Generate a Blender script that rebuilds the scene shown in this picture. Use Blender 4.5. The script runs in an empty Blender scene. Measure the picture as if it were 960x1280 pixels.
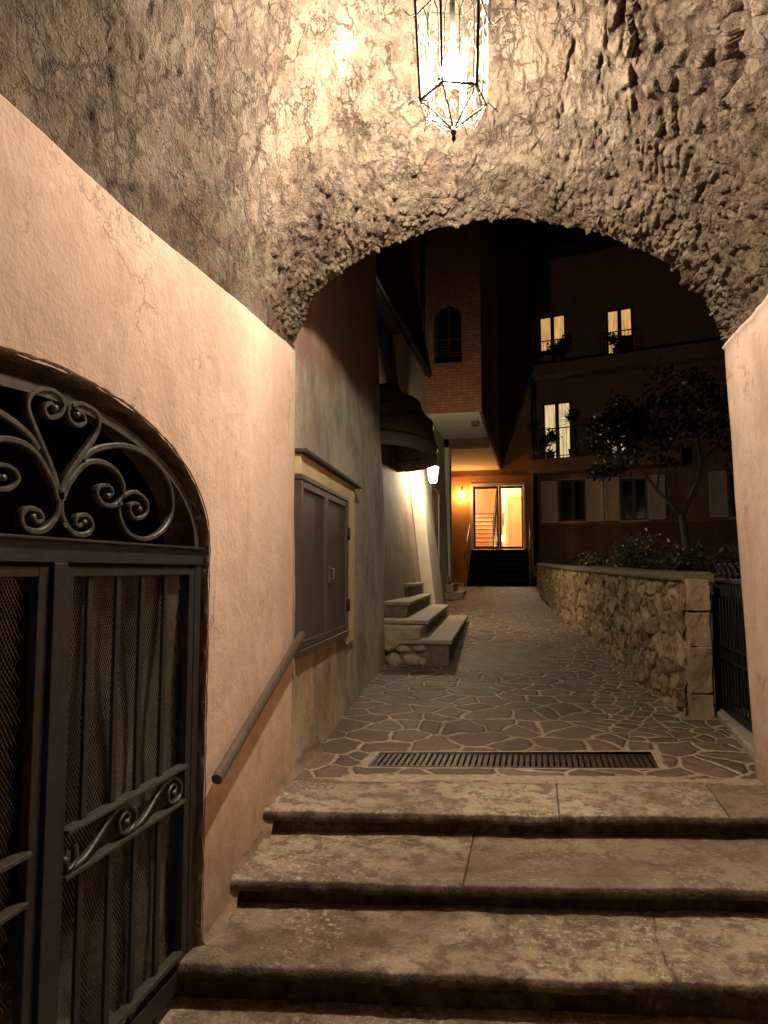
import bpy, math, random
import numpy as np
from mathutils import Vector, Matrix
from mathutils.geometry import tessellate_polygon
random.seed(7); RNG = np.random.default_rng(7)
sc = bpy.context.scene
COL = sc.collection
EYE = 1.2

# ------------------------------------------------------------------ camera
cam = bpy.data.cameras.new('camera'); co = bpy.data.objects.new('camera', cam); COL.objects.link(co)
th = math.atan(73/880); ps = math.atan(188*math.cos(th)/880)
co.location = (0, 0, EYE); co.rotation_euler = (math.pi/2+th, 0, ps)
cam.sensor_fit = 'VERTICAL'; cam.sensor_height = 36; cam.lens = 880/1280*36
cam.clip_start = 0.02; cam.clip_end = 400
sc.camera = co

# ------------------------------------------------------------------ tagging
def tag(o, label=None, cat=None, group=None, kind=None):
    if label: o['label'] = label
    if cat: o['category'] = cat
    if group: o['group'] = group
    if kind: o['kind'] = kind
    return o
def thing(name, loc, label, cat, group=None):
    o = bpy.data.objects.new(name, None); COL.objects.link(o)
    o.location = loc; o.empty_display_size = .1
    return tag(o, label, cat, group)
def root_loc(o):
    v = Vector((0, 0, 0))
    while o is not None: v = v + o.location; o = o.parent
    return v

class MB:
    def __init__(s): s.v = []; s.f = []; s.sm = []
    def add(s, vs, fs, smooth=False):
        n = len(s.v); s.v += [tuple(p) for p in vs]; s.f += [tuple(i+n for i in f) for f in fs]; s.sm += [smooth]*len(fs); return s
    def hexa(s, p):      # 8 points: bottom 4 (ccw), top 4
        return s.add(p, [(3,2,1,0),(4,5,6,7),(0,1,5,4),(1,2,6,5),(2,3,7,6),(3,0,4,7)])
    def box(s, x0, y0, z0, x1, y1, z1):
        return s.hexa([(x0,y0,z0),(x1,y0,z0),(x1,y1,z0),(x0,y1,z0),(x0,y0,z1),(x1,y0,z1),(x1,y1,z1),(x0,y1,z1)])
    def bbox(s, O, ex, ey, ez, a0, b0, c0, a1, b1, c1):   # box in a frame
        P = lambda a,b,c: O+ex*a+ey*b+ez*c
        return s.hexa([P(a0,b0,c0),P(a1,b0,c0),P(a1,b1,c0),P(a0,b1,c0),P(a0,b0,c1),P(a1,b0,c1),P(a1,b1,c1),P(a0,b1,c1)])
    def prism(s, poly, z0, z1):
        n = len(poly)
        vs = [(x,y,z0) for x,y in poly]+[(x,y,z1) for x,y in poly]
        fs = [tuple(range(n-1,-1,-1)), tuple(range(n,2*n))]+[(i,(i+1)%n,n+(i+1)%n,n+i) for i in range(n)]
        return s.add(vs, fs)
    def tube(s, path, r, n=6, closed=False, smooth=True, flat=None, up=None):
        P = [Vector(p) for p in path]; m = len(P); vs = []
        prev = None
        for i, p in enumerate(P):
            if closed: t = P[(i+1)%m]-P[i-1]
            else: t = P[min(i+1,m-1)]-P[max(i-1,0)]
            if t.length < 1e-9: t = Vector((0,0,1))
            t.normalize()
            if up is not None: a = Vector(up)
            elif prev is None: a = Vector((0,0,1)) if abs(t.z) < .9 else Vector((1,0,0))
            else: a = prev
            b = t.cross(a)
            if b.length < 1e-6: b = t.orthogonal()
            b.normalize(); a = b.cross(t).normalized(); prev = a
            ri = r[i] if isinstance(r, (list, tuple)) else r
            for k in range(n):
                an = 2*math.pi*(k+.5)/n
                if flat: vs.append(p + a*math.copysign(flat[0]/2, math.cos(an)) + b*math.copysign(flat[1]/2, math.sin(an)))
                else: vs.append(p + a*ri*math.cos(an) + b*ri*math.sin(an))
        fs = []
        for i in range(m if closed else m-1):
            j = (i+1)%m
            for k in range(n):
                fs.append((i*n+k, i*n+(k+1)%n, j*n+(k+1)%n, j*n+k))
        if not closed: fs += [tuple(range(n-1,-1,-1)), tuple(range((m-1)*n, m*n))]
        return s.add(vs, fs, smooth)
    def bar(s, path, a, b, up):  # rectangular section bar
        return s.tube(path, 0, 4, smooth=False, flat=(a, b), up=up)
    def lathe(s, c, prof, n=20, smooth=True):
        vs = []; 
        for r, z in prof:
            for k in range(n):
                an = 2*math.pi*k/n; vs.append((c[0]+r*math.cos(an), c[1]+r*math.sin(an), c[2]+z))
        fs = [(i*n+k, i*n+(k+1)%n, (i+1)*n+(k+1)%n, (i+1)*n+k) for i in range(len(prof)-1) for k in range(n)]
        fs += [tuple(range(n-1,-1,-1)), tuple(range((len(prof)-1)*n, len(prof)*n))]
        return s.add(vs, fs, smooth)
    def grid(s, V, smooth=True, close_u=False):   # V array (nu,nv,3)
        nu, nv = V.shape[:2]
        vs = V.reshape(-1,3).tolist()
        I = np.arange(nu*nv).reshape(nu,nv)
        q = np.stack([I[:-1,:-1],I[1:,:-1],I[1:,1:],I[:-1,1:]],-1).reshape(-1,4)
        return s.add(vs, q.tolist(), smooth)
    def build(s, name, m, parent=None, bevel=0, label=None, attrs=None, seg=2, wn=False):
        off = root_loc(parent) if parent else Vector((0,0,0))
        me = bpy.data.meshes.new(name)
        me.from_pydata([(p[0]-off.x, p[1]-off.y, p[2]-off.z) for p in s.v], [], s.f)
        me.polygons.foreach_set('use_smooth', s.sm)
        if attrs:
            for k, a in attrs.items():
                at = me.attributes.new(k, 'FLOAT', 'POINT'); at.data.foreach_set('value', np.asarray(a, dtype=np.float32).ravel())
        me.materials.append(m); me.update()
        o = bpy.data.objects.new(name, me); COL.objects.link(o)
        if parent: o.parent = parent
        if bevel:
            b = o.modifiers.new('bevel', 'BEVEL'); b.width = bevel; b.segments = seg; b.limit_method = 'ANGLE'; b.angle_limit = math.radians(40)
        if label: o['label'] = label
        return o

# ------------------------------------------------------------------ numpy noise
def hsh(i, j, k, seed):
    n = (i.astype(np.int64)*374761393 + j.astype(np.int64)*668265263 + k*1274126177 + seed*974634777) & 0x7fffffff
    n = ((n ^ (n >> 13))*1274126177) & 0x7fffffff
    n = ((n ^ (n >> 16))*668265263) & 0x7fffffff
    return ((n ^ (n >> 15)) & 0xffffff)/float(0xffffff)
def vnoise(x, y, seed=0):
    i = np.floor(x); j = np.floor(y); fx = x-i; fy = y-j
    fx = fx*fx*fx*(fx*(fx*6-15)+10); fy = fy*fy*fy*(fy*(fy*6-15)+10)
    a = hsh(i,j,0,seed); b = hsh(i+1,j,0,seed); c = hsh(i,j+1,0,seed); d = hsh(i+1,j+1,0,seed)
    return (a*(1-fx)+b*fx)*(1-fy)+(c*(1-fx)+d*fx)*fy*1.0 - .5
def fbm(x, y, seed=0, o=4, g=.5):
    r = 0; a = 1; 
    for k in range(o):
        r = r + a*vnoise(x*2**k+17.3*k, y*2**k-9.1*k, seed+k); a *= g
    return r
def worley(x, y, seed=0, jit=.9):
    i0 = np.floor(x); j0 = np.floor(y)
    F1 = np.full(x.shape, 9.); F2 = np.full(x.shape, 9.); ID = np.zeros(x.shape); DX = np.zeros(x.shape); DY = np.zeros(x.shape)
    for di in (-1,0,1):
        for dj in (-1,0,1):
            i = i0+di; j = j0+dj
            px = i+.5+jit*(hsh(i,j,1,seed)-.5); py = j+.5+jit*(hsh(i,j,2,seed)-.5)
            d = np.hypot(px-x, py-y); r = hsh(i,j,3,seed)
            c = d < F1
            F2 = np.where(c, F1, np.minimum(F2, d)); ID = np.where(c, r, ID)
            DX = np.where(c, x-px, DX); DY = np.where(c, y-py, DY); F1 = np.where(c, d, F1)
    return F1, F2, ID, DX, DY
def sst(a, b, x):
    t = np.clip((x-a)/(b-a), 0, 1); return t*t*(3-2*t)

# ------------------------------------------------------------------ materials
class NT:
    def __init__(s, name):
        s.m = bpy.data.materials.new(name); s.m.use_nodes = True; s.t = s.m.node_tree; s.t.nodes.clear()
        s.out = s.t.nodes.new('ShaderNodeOutputMaterial')
        s.tc = s.t.nodes.new('ShaderNodeTexCoord')
    def n(s, typ, ins=None, out=0, **props):
        nd = s.t.nodes.new('ShaderNode'+typ)
        for k, v in props.items(): setattr(nd, k, v)
        for k, v in (ins or {}).items(): s.set(nd.inputs[k], v)
        return nd.outputs[out]
    def set(s, sock, v):
        if isinstance(v, bpy.types.NodeSocket): s.t.links.new(v, sock)
        else:
            if isinstance(v, tuple) and len(v) == 3 and sock.type == 'RGBA': v = (*v, 1)
            sock.default_value = v
    @property
    def obj(s): return s.tc.outputs['Object']
    def mp(s, scale=(1,1,1), rot=(0,0,0), loc=(0,0,0), vec=None):
        return s.n('Mapping', {'Vector': vec or s.obj, 'Scale': scale, 'Rotation': rot, 'Location': loc})
    def noise(s, scale, detail=4, rough=.55, vec=None, dist=0, out=0):
        return s.n('TexNoise', {'Vector': vec or s.obj, 'Scale': scale, 'Detail': detail, 'Roughness': rough, 'Distortion': dist}, out=out)
    def vor(s, scale, feature='F1', vec=None, rnd=1, out=0, dim='3D'):
        return s.n('TexVoronoi', {'Vector': vec or s.obj, 'Scale': scale, 'Randomness': rnd}, out=out, feature=feature, voronoi_dimensions=dim)
    def ramp(s, fac, stops, interp='LINEAR'):
        nd = s.t.nodes.new('ShaderNodeValToRGB'); s.t.links.new(fac, nd.inputs[0]); r = nd.color_ramp; r.interpolation = interp
        while len(r.elements) < len(stops): r.elements.new(.5)
        for e, (p, c) in zip(r.elements, stops):
            e.position = p; e.color = (c, c, c, 1) if isinstance(c, (int, float)) else (*c, 1)
        return nd.outputs[0]
    def mix(s, f, a, b, mode='MIX'):
        nd = s.t.nodes.new('ShaderNodeMix'); nd.data_type = 'RGBA'; nd.blend_type = mode
        s.set(nd.inputs[0], f); s.set(nd.inputs[6], a); s.set(nd.inputs[7], b); return nd.outputs[2]
    def ma(s, op, a, b=0., c=None):
        nd = s.t.nodes.new('ShaderNodeMath'); nd.operation = op; s.set(nd.inputs[0], a); s.set(nd.inputs[1], b)
        if c is not None: s.set(nd.inputs[2], c)
        return nd.outputs[0]
    def attr(s, name): return s.n('Attribute', attribute_name=name, out=2)
    def sep(s, vec): 
        nd = s.t.nodes.new('ShaderNodeSeparateXYZ'); s.t.links.new(vec, nd.inputs[0]); return nd.outputs
    def bump(s, h, strength=.5, dist=.01, normal=None):
        ins = {'Height': h, 'Strength': strength, 'Distance': dist}
        if normal is not None: ins['Normal'] = normal
        return s.n('Bump', ins)
    def pbr(s, color, rough=.8, normal=None, **kw):
        ins = {'Base Color': color, 'Roughness': rough}
        if normal is not None: ins['Normal'] = normal
        ins.update(kw)
        b = s.n('BsdfPrincipled', ins); s.t.links.new(b, s.out.inputs[0]); return s.m

def M_plain(name, c, rough=.6, metal=0, bump=.3, nscale=30, var=.25, spec=.5):
    t = NT(name)
    n1 = t.noise(nscale, 5); n2 = t.noise(nscale*.12, 3)
    col = t.mix(t.ramp(n1, [(.3, 0.), (.7, 1.)]), tuple(x*(1-var) for x in c), tuple(min(1, x*(1+var)) for x in c))
    col = t.mix(t.ramp(n2, [(.35, 0.), (.65, .5)]), col, tuple(x*(1-var*1.3) for x in c))
    r = t.n('MapRange', {'Value': n1, 'To Min': rough-.12, 'To Max': min(1, rough+.12)})
    return t.pbr(col, r, t.bump(n1, bump, .003), Metallic=metal, **{'Specular IOR Level': spec})

def M_plaster(name, c, dark, stain, sscale=1.3, streak=True, low=None, bump=.5, peel=None, amt=.6, crack=False):
    t = NT(name)
    big = t.noise(sscale, 6, .6, dist=.4); mid = t.noise(7, 6, .65); fine = t.noise(60, 5, .6); 
    col = t.mix(t.ramp(big, [(.35, 0.), (.68, 1.)]), dark, c)
    col = t.mix(t.ramp(mid, [(.45, 0.), (.75, amt*.7)]), col, tuple(min(1, x*1.12+.03) for x in c))
    if streak:
        st = t.noise(2.2, 6, .6, vec=t.mp((1.6,1.6,.28)), dist=.6)
        col = t.mix(t.ramp(st, [(.52, 0.), (.72, amt)]), col, stain)
    if low is not None:     # damp rising from the base: (z0, z1, colour)
        z = t.sep(t.obj)[2]
        m = t.n('MapRange', {'Value': t.ma('ADD', z, t.ma('MULTIPLY', t.ma('SUBTRACT', mid, .5), .9)), 'From Min': low[0], 'From Max': low[1], 'To Min': .85, 'To Max': 0.})
        col = t.mix(m, col, low[2])
    if peel is not None:
        pm = t.ramp(t.noise(3.1, 8, .68), [(.60, 0.), (.63, 1.)])
        col = t.mix(t.ma('MULTIPLY', pm, .7), col, peel)
    if crack:
        wv = t.n('VectorMath', {0: t.obj, 1: t.n('VectorMath', {0: t.noise(3.5, 6, .65, out=1), 'Scale': .5}, operation='SCALE')}, operation='ADD')
        ck = t.ma('MULTIPLY', t.ramp(t.vor(1.3, 'DISTANCE_TO_EDGE', vec=wv), [(.002, .8), (.009, 0.)]), t.ramp(t.noise(1.7, 2), [(.50, 0.), (.58, 1.)]))
        col = t.mix(ck, col, tuple(x*.45 for x in dark))
        pt = t.ramp(t.noise(2.1, 9, .72, dist=.8), [(.515, 0.), (.53, .4)]); col = t.mix(pt, col, tuple(min(1, x*1.1+.02) for x in c))
        gr = t.ma('MULTIPLY', t.ramp(t.noise(16, 7, .75), [(.54, 0.), (.66, .55)]), t.ramp(t.noise(1.5, 3), [(.42, 0.), (.62, 1.)])); col = t.mix(gr, col, stain)
    if crack:
        dz = t.ma('ADD', t.sep(t.obj)[2], t.ma('MULTIPLY', t.ma('SUBTRACT', t.noise(4, 7, .7), .5), 1.1))
        col = t.mix(t.n('MapRange', {'Value': dz, 'From Min': -.1, 'From Max': .75, 'To Min': .75, 'To Max': 0.}), col, (.30,.20,.135))
        scf = t.ma('MULTIPLY', t.ramp(t.noise(5, 9, .78, dist=1.2), [(.575, 0.), (.60, .5)]), t.ramp(t.noise(.9, 2), [(.42, 0.), (.58, 1.)])); col = t.mix(scf, col, (.80,.66,.52))
    sp = t.ramp(t.vor(90), [(.03, .75), (.09, 0.)]); sp = t.ma('MULTIPLY', sp, t.ramp(t.noise(9, 3), [(.5, 0.), (.65, 1.)]))
    col = t.mix(sp, col, tuple(x*.45 for x in dark))
    h = t.ma('ADD', t.ma('MULTIPLY', mid, 1.), t.ma('MULTIPLY', fine, .35)); h = t.ma('ADD', h, t.ma('MULTIPLY', big, 3.))
    return t.pbr(col, .9, t.bump(h, bump, .012), **{'Specular IOR Level': .2})

def M_rubble():   # vault; uses attributes stone / edge / cav
    t = NT('rubble_stone')
    st = t.attr('stone'); ed = t.attr('edge'); cv = t.attr('cav')
    big = t.noise(1.6, 5, .6); mid = t.noise(9, 7, .66, dist=.5); fine = t.noise(70, 6, .7); vf = t.noise(190, 3, .6)
    col = t.ramp(st, [(0., (.135,.092,.062)), (.2, (.20,.15,.105)), (.42, (.165,.138,.105)), (.6, (.235,.178,.12)), (.78, (.15,.105,.075)), (.9, (.26,.215,.155)), (1., (.18,.145,.11))])
    col = t.mix(t.ramp(big, [(.42, 0.), (.66, .75)]), col, (.20,.182,.142))
    col = t.mix(t.ramp(mid, [(.38, .9), (.52, 0.)]), col, (.075,.055,.037))
    col = t.mix(t.ramp(mid, [(.54, 0.), (.72, .75)]), col, (.34,.275,.195))
    mort = t.mix(t.ramp(fine, [(.35, 0.), (.65, 1.)]), (.16,.125,.088), (.255,.205,.145))
    col = t.mix(t.ramp(ed, [(.04, .7), (.24, 0.)]), col, mort)
    col = t.mix(t.ramp(t.noise(2.7, 8, .72, dist=.6), [(.49, 0.), (.60, .75)]), col, (.095,.064,.044))
    col = t.mix(t.ramp(t.noise(22, 6, .75), [(.56, 0.), (.66, .6)]), col, (.36,.30,.225))
    gm = t.ramp(t.noise(3.2, 3), [(.36, .3), (.54, 1.)])
    col = t.mix(t.ma('MULTIPLY', t.ramp(ed, [(.02, 1.), (.09, 0.)]), gm), col, (.045,.03,.02))
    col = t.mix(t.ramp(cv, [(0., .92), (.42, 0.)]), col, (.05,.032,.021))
    col = t.mix(t.ramp(fine, [(.30, .5), (.45, 0.)]), col, (.06,.04,.028))
    pit = t.ramp(t.vor(42), [(.10, 0.), (.3, 1.)])
    wv = t.n('VectorMath', {0: t.mp((1,.75,1)), 1: t.n('VectorMath', {0: t.noise(6, 6, .7, out=1), 'Scale': .16}, operation='SCALE')}, operation='ADD')
    e1 = t.vor(8.5, 'DISTANCE_TO_EDGE', vec=wv); e2 = t.vor(19, 'DISTANCE_TO_EDGE', vec=wv)
    k1 = t.ma('MULTIPLY', t.ramp(e1, [(.01, 1.), (.055, 0.)]), t.ramp(t.noise(4.5, 3), [(.46, 0.), (.60, 1.)]))
    k2 = t.ma('MULTIPLY', t.ramp(e2, [(.01, 1.), (.07, 0.)]), t.ramp(t.noise(5.5, 3, vec=t.mp(loc=(3,1,7))), [(.50, 0.), (.62, .9)]))
    kk = t.ma('MAXIMUM', k1, k2)
    cc = t.vor(8.5, 'F1', vec=wv, out=1)
    col = t.mix(.30, col, t.mix(t.sep(cc)[0], (.11,.08,.058), (.34,.28,.20)))
    col = t.mix(t.ma('MULTIPLY', kk, .5), col, (.045,.03,.02))
    h0 = t.ma('MULTIPLY', kk, -.7)
    h = t.ma('ADD', t.ma('ADD', h0, t.ma('MULTIPLY', mid, 1.6)), t.ma('MULTIPLY', fine, .6)); h = t.ma('ADD', h, t.ma('MULTIPLY', vf, .16)); h = t.ma('ADD', h, t.ma('MULTIPLY', pit, .22))
    col = t.n('HueSaturation', {'Saturation': 1.0, 'Value': 1.0, 'Color': t.mix(1., col, (1.0,.93,.91), 'MULTIPLY')})
    return t.pbr(col, .92, t.bump(h, 1., .03), **{'Specular IOR Level': .15})

def M_step():
    t = NT('worn_step_stone')
    mp = t.mp((1,1,1)); big = t.noise(1.7, 5, .6, dist=.5); mid = t.noise(11, 7, .7); fine = t.noise(85, 5, .7)
    col = t.mix(t.ramp(big, [(.36, 0.), (.64, 1.)]), (.24,.175,.11), (.56,.44,.29))
    col = t.mix(t.ramp(mid, [(.42, .8), (.54, 0.)]), col, (.15,.105,.07))
    lich = t.ma('MULTIPLY', t.ramp(t.noise(38, 6, .75), [(.53, 0.), (.61, 1.)]), t.ramp(t.noise(2.6, 4), [(.40, .1), (.6, .9)]))
    col = t.mix(lich, col, (.70,.60,.45))
    col = t.mix(t.ramp(fine, [(.3, .5), (.45, 0.)]), col, (.12,.085,.06))
    col = t.mix(t.ma('MULTIPLY', t.attr('slab'), .55), col, (.19,.14,.10))
    jt = t.attr('joint'); col = t.mix(jt, col, (.05,.035,.025))
    cavm = t.attr('step_shade'); col = t.mix(t.ma('MULTIPLY', cavm, t.ramp(mid, [(.35, 1.), (.7, .6)])), col, (.04,.026,.017))  # mixes the painted nosing shadow into the stone colour
    h = t.ma('ADD', t.ma('MULTIPLY', mid, 1.), t.ma('MULTIPLY', fine, .5)); h = t.ma('ADD', h, t.ma('MULTIPLY', t.ramp(t.vor(55), [(.1, 0.), (.35, 1.)]), .35))
    return t.pbr(col, t.ramp(mid, [(.3, .62), (.7, .9)]), t.bump(h, 1., .014), **{'Specular IOR Level': .35})

def M_paving():
    t = NT('flagstone_paving')
    warp = t.noise(2.4, 3, .5, out=1)
    v0 = t.n('VectorMath', {0: t.obj, 1: t.n('VectorMath', {0: t.n('VectorMath', {0: warp, 1: (.5,.5,.5)}, operation='SUBTRACT'), 'Scale': .26}, operation='SCALE')}, operation='ADD')
    sm = t.attr('small')
    big_d = t.vor(3.7, 'DISTANCE_TO_EDGE', vec=v0, rnd=.95, dim='2D'); big_c = t.vor(3.7, 'F1', vec=v0, rnd=.95, dim='2D', out=1)
    sml_d = t.vor(6.4, 'DISTANCE_TO_EDGE', vec=v0, rnd=1., dim='2D'); sml_c = t.vor(6.4, 'F1', vec=v0, rnd=1., dim='2D', out=1)
    sel = t.ma('GREATER_THAN', t.ma('ADD', sm, t.ma('MULTIPLY', t.ma('SUBTRACT', t.noise(1.5, 2), .5), .6)), .5)
    d = t.ma('ADD', t.ma('MULTIPLY', big_d, t.ma('SUBTRACT', 1., sel)), t.ma('MULTIPLY', sml_d, t.ma('MULTIPLY', sel, .8)))
    cid = t.mix(sel, big_c, sml_c)
    mid = t.noise(14, 6, .65); fine = t.noise(110, 5, .7)
    d = t.ma('ADD', d, t.ma('ADD', t.ma('MULTIPLY', t.ma('SUBTRACT', mid, .5), .085), t.ma('MULTIPLY', t.ma('SUBTRACT', t.noise(5, 3), .5), .06)))
    stone = t.ramp(d, [(.045, 0.), (.07, 1.)])
    r = t.sep(cid)[0]
    sc_ = t.ramp(r, [(0., (.14,.088,.058)), (.3, (.20,.13,.088)), (.55, (.27,.185,.125)), (.8, (.16,.105,.072)), (1., (.31,.215,.145))])
    sc_ = t.mix(t.ramp(mid, [(.38, .6), (.6, 0.)]), sc_, (.07,.047,.034))
    sc_ = t.mix(t.ramp(fine, [(.5, 0.), (.7, .5)]), sc_, (.22,.16,.11))
    mo = t.mix(t.ramp(t.noise(30, 5), [(.35, 0.), (.65, 1.)]), (.38,.29,.195), (.64,.51,.35))
    col = t.mix(stone, mo, sc_)
    wn = t.ma('ADD', t.attr('worn'), t.ma('MULTIPLY', t.ma('SUBTRACT', t.noise(2.2, 6, .65), .5), 1.3))
    worn = t.ramp(wn, [(.42, 0.), (.62, .93)])
    wc = t.mix(t.ramp(t.noise(5, 6, .7), [(.3, 0.), (.7, 1.)]), (.16,.11,.075), (.27,.19,.13))
    col = t.mix(worn, col, wc)
    col = t.mix(t.ramp(t.noise(1.3, 6, .65), [(.48, 0.), (.66, .55)]), col, (.10,.068,.045))
    ce = t.ma('ADD', t.attr('cement'), t.ma('MULTIPLY', t.ma('SUBTRACT', t.noise(9, 5, .6), .5), .8))
    cem = t.ramp(ce, [(.45, 0.), (.55, 1.)])
    cc = t.mix(t.ramp(t.noise(26, 6, .7), [(.35, 0.), (.65, 1.)]), (.32,.24,.16), (.55,.43,.29))
    col = t.mix(cem, col, cc)
    col = t.mix(t.ramp(fine, [(.3, .5), (.45, 0.)]), col, (.05,.035,.025))
    sh = t.ma('MULTIPLY', t.ramp(d, [(.02, 0.), (.11, 1.)]), t.ma('SUBTRACT', 1., t.ma('MAXIMUM', worn, cem)))
    h = t.ma('ADD', t.ma('MULTIPLY', sh, 1.1), t.ma('MULTIPLY', mid, .45)); h = t.ma('ADD', h, t.ma('MULTIPLY', fine, .18))
    return t.pbr(col, t.ramp(mid, [(.3, .45), (.7, .8)]), t.bump(h, 1., .022), **{'Specular IOR Level': .22})

def M_gardenwall():
    t = NT('garden_wall_stone')
    st = t.attr('stone'); ed = t.attr('edge')
    mid = t.noise(8, 7, .66); fine = t.noise(60, 6, .7)
    col = t.ramp(st, [(0., (.27,.17,.10)), (.3, (.45,.31,.18)), (.5, (.37,.265,.17)), (.75, (.56,.41,.25)), (1., (.23,.15,.09))])
    col = t.mix(t.ramp(mid, [(.36, .7), (.52, 0.)]), col, (.10,.065,.04))
    col = t.mix(t.ramp(mid, [(.56, 0.), (.72, .6)]), col, (.62,.50,.33))
    col = t.mix(t.ramp(ed, [(.04, .9), (.16, 0.)]), col, (.12,.08,.05))
    z = t.sep(t.obj)[2]
    moss = t.ma('MULTIPLY', t.ramp(t.noise(3, 5), [(.45, 0.), (.6, .7)]), t.n('MapRange', {'Value': z, 'From Min': .5, 'From Max': 1.1, 'To Min': .15, 'To Max': .8}))
    col = t.mix(moss, col, (.12,.10,.035))
    h = t.ma('ADD', t.ma('MULTIPLY', mid, 1.5), t.ma('MULTIPLY', fine, .6))
    return t.pbr(col, .92, t.bump(h, .9, .015), **{'Specular IOR Level': .2})

def M_wallA():    # grey render below a slanting edge, old pink render above, ochre patch near the ground
    t = NT('patched_grey_render')
    x, y, z = t.sep(t.obj)
    big = t.noise(1.1, 6, .62, dist=.5); mid = t.noise(6, 7, .66); fine = t.noise(55, 5, .65)
    st = t.noise(2.4, 6, .62, vec=t.mp((1.5,1.2,.6)), dist=.5)
    col = t.mix(t.ramp(big, [(.36, 0.), (.66, 1.)]), (.36,.31,.24), (.58,.50,.39))
    col = t.mix(t.ramp(st, [(.5, 0.), (.70, .7)]), col, (.19,.15,.11))
    col = t.mix(t.ramp(mid, [(.56, 0.), (.74, .6)]), col, (.62,.54,.42))
    e = t.ma('SUBTRACT', z, t.ma('ADD', 2.75, t.ma('MULTIPLY', y, .2))); e = t.ma('ADD', e, t.ma('MULTIPLY', t.ma('SUBTRACT', mid, .5), .12))
    pk = t.mix(t.ramp(big, [(.4, 0.), (.6, 1.)]), (.30,.17,.12), (.38,.235,.17))
    col = t.mix(t.ramp(t.ma('ADD', e, t.ma('MULTIPLY', t.ma('SUBTRACT', t.noise(2.5, 7, .7), .5), .9)), [(0., 0.), (.22, .9)]), col, pk)
    lo = t.ma('ADD', z, t.ma('MULTIPLY', t.ma('SUBTRACT', mid, .5), .5)); lo = t.ma('ADD', lo, t.ma('MULTIPLY', t.ma('SUBTRACT', big, .5), .8))
    oc = t.ramp(t.n('MapRange', {'Value': lo, 'From Min': 0., 'From Max': 1.}), [(.05, .35), (.25, .85), (.55, .85), (.8, 0.)])
    fy = t.n('MapRange', {'Value': y, 'From Min': -1.9, 'From Max': 1.4, 'To Min': 1., 'To Max': .15})
    och = t.mix(t.ramp(st, [(.42, 0.), (.66, .8)]), (.60,.47,.28), (.26,.19,.12))
    col = t.mix(t.ma('MULTIPLY', oc, fy), col, och)
    h = t.ma('ADD', t.ma('MULTIPLY', mid, 1.5), t.ma('MULTIPLY', fine, .4)); h = t.ma('ADD', h, t.ma('MULTIPLY', st, 1.))
    return t.pbr(col, .93, t.bump(h, .8, .02), **{'Specular IOR Level': .15})

def M_brick():
    t = NT('narrow_red_brick')
    v = t.mp((1,1,1), rot=(math.pi/2,0,0))
    b = t.t.nodes.new('ShaderNodeTexBrick'); t.t.links.new(v, b.inputs['Vector'])
    b.inputs['Color1'].default_value = (.30,.12,.06,1); b.inputs['Color2'].default_value = (.40,.17,.08,1); b.inputs['Mortar'].default_value = (.16,.085,.05,1)
    b.inputs['Scale'].default_value = 1.; b.inputs['Brick Width'].default_value = .24; b.inputs['Row Height'].default_value = .065; b.inputs['Mortar Size'].default_value = .008
    n = t.noise(8, 5, .6); col = t.mix(t.ramp(n, [(.4, .6), (.6, 0.)]), b.outputs[0], (.17,.075,.045))
    return t.pbr(col, .9, t.bump(b.outputs['Fac'], -.6, .01), **{'Specular IOR Level': .2})

def M_emit(name, c, s, c2=None, nscale=3):
    t = NT(name); col = c
    if c2: col = t.mix(t.ramp(t.noise(nscale, 3, vec=t.mp((7,7,.7))), [(.35, 0.), (.65, 1.)]), tuple(x*.62 for x in c), c2)
    e = t.n('Emission', {'Color': col, 'Strength': s}); t.t.links.new(e, t.out.inputs[0]); return t.m
def M_glass(name, tint=(1,1,1), tr=.86, diff=.06, rough=.15, trans=(1,.9,.7)):
    t = NT(name)
    a = t.n('BsdfTransparent', {'Color': tint}); b = t.n('BsdfGlossy', {'Roughness': rough, 'Color': (.8,.8,.8)}); c = t.n('BsdfTranslucent', {'Color': trans})
    m1 = t.n('MixShader', {0: diff, 1: a, 2: c}); m2 = t.n('MixShader', {0: 1-tr-diff if 1-tr-diff > 0 else .05, 1: m1, 2: b})
    t.t.links.new(m2, t.out.inputs[0]); return t.m
def M_leaf(name, c1, c2):
    t = NT(name)
    r = t.n('ObjectInfo', out=5) if False else t.noise(14, 2)
    col = t.mix(t.ramp(r, [(.4, 0.), (.6, 1.)]), c1, c2)
    b = t.n('BsdfPrincipled', {'Base Color': col, 'Roughness': .5}); tr = t.n('BsdfTranslucent', {'Color': col})
    t.t.links.new(t.n('MixShader', {0: .3, 1: b, 2: tr}), t.out.inputs[0]); return t.m

PEACH = M_plaster('peach_plaster', (.75,.54,.405), (.67,.46,.335), (.52,.355,.255), 1.2, streak=True, low=(-.1,.75,(.50,.31,.21)), bump=.6, amt=.75, crack=True)
PEACH_R = M_plaster('peach_plaster_right', (.72,.52,.40), (.62,.43,.32), (.42,.30,.21), 1.6, streak=True, low=(-.1,.8,(.42,.30,.21)), bump=.55, amt=.6, crack=True)
RUBBLE = M_rubble(); STEP = M_step(); PAVE = M_paving(); GWALL = M_gardenwall(); WALLA = M_wallA(); BRICK = M_brick()
ROUGHJ = M_plaster('rough_jamb_mortar', (.26,.20,.14), (.13,.09,.06), (.08,.055,.04), 6, bump=1., peel=(.4,.33,.24))
IRON = M_plain('painted_iron_gate', (.048,.042,.036), .5, .3, .35, 60, .35)
IRON2 = M_plain('scroll_iron', (.115,.102,.085), .48, .4, .4, 70, .35)
DIRON = M_plain('dark_iron', (.03,.027,.024), .5, .5, .3, 60)
RAILM = M_plain('worn_steel_rail', (.21,.165,.13), .42, .55, .35, 50, .3)
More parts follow.
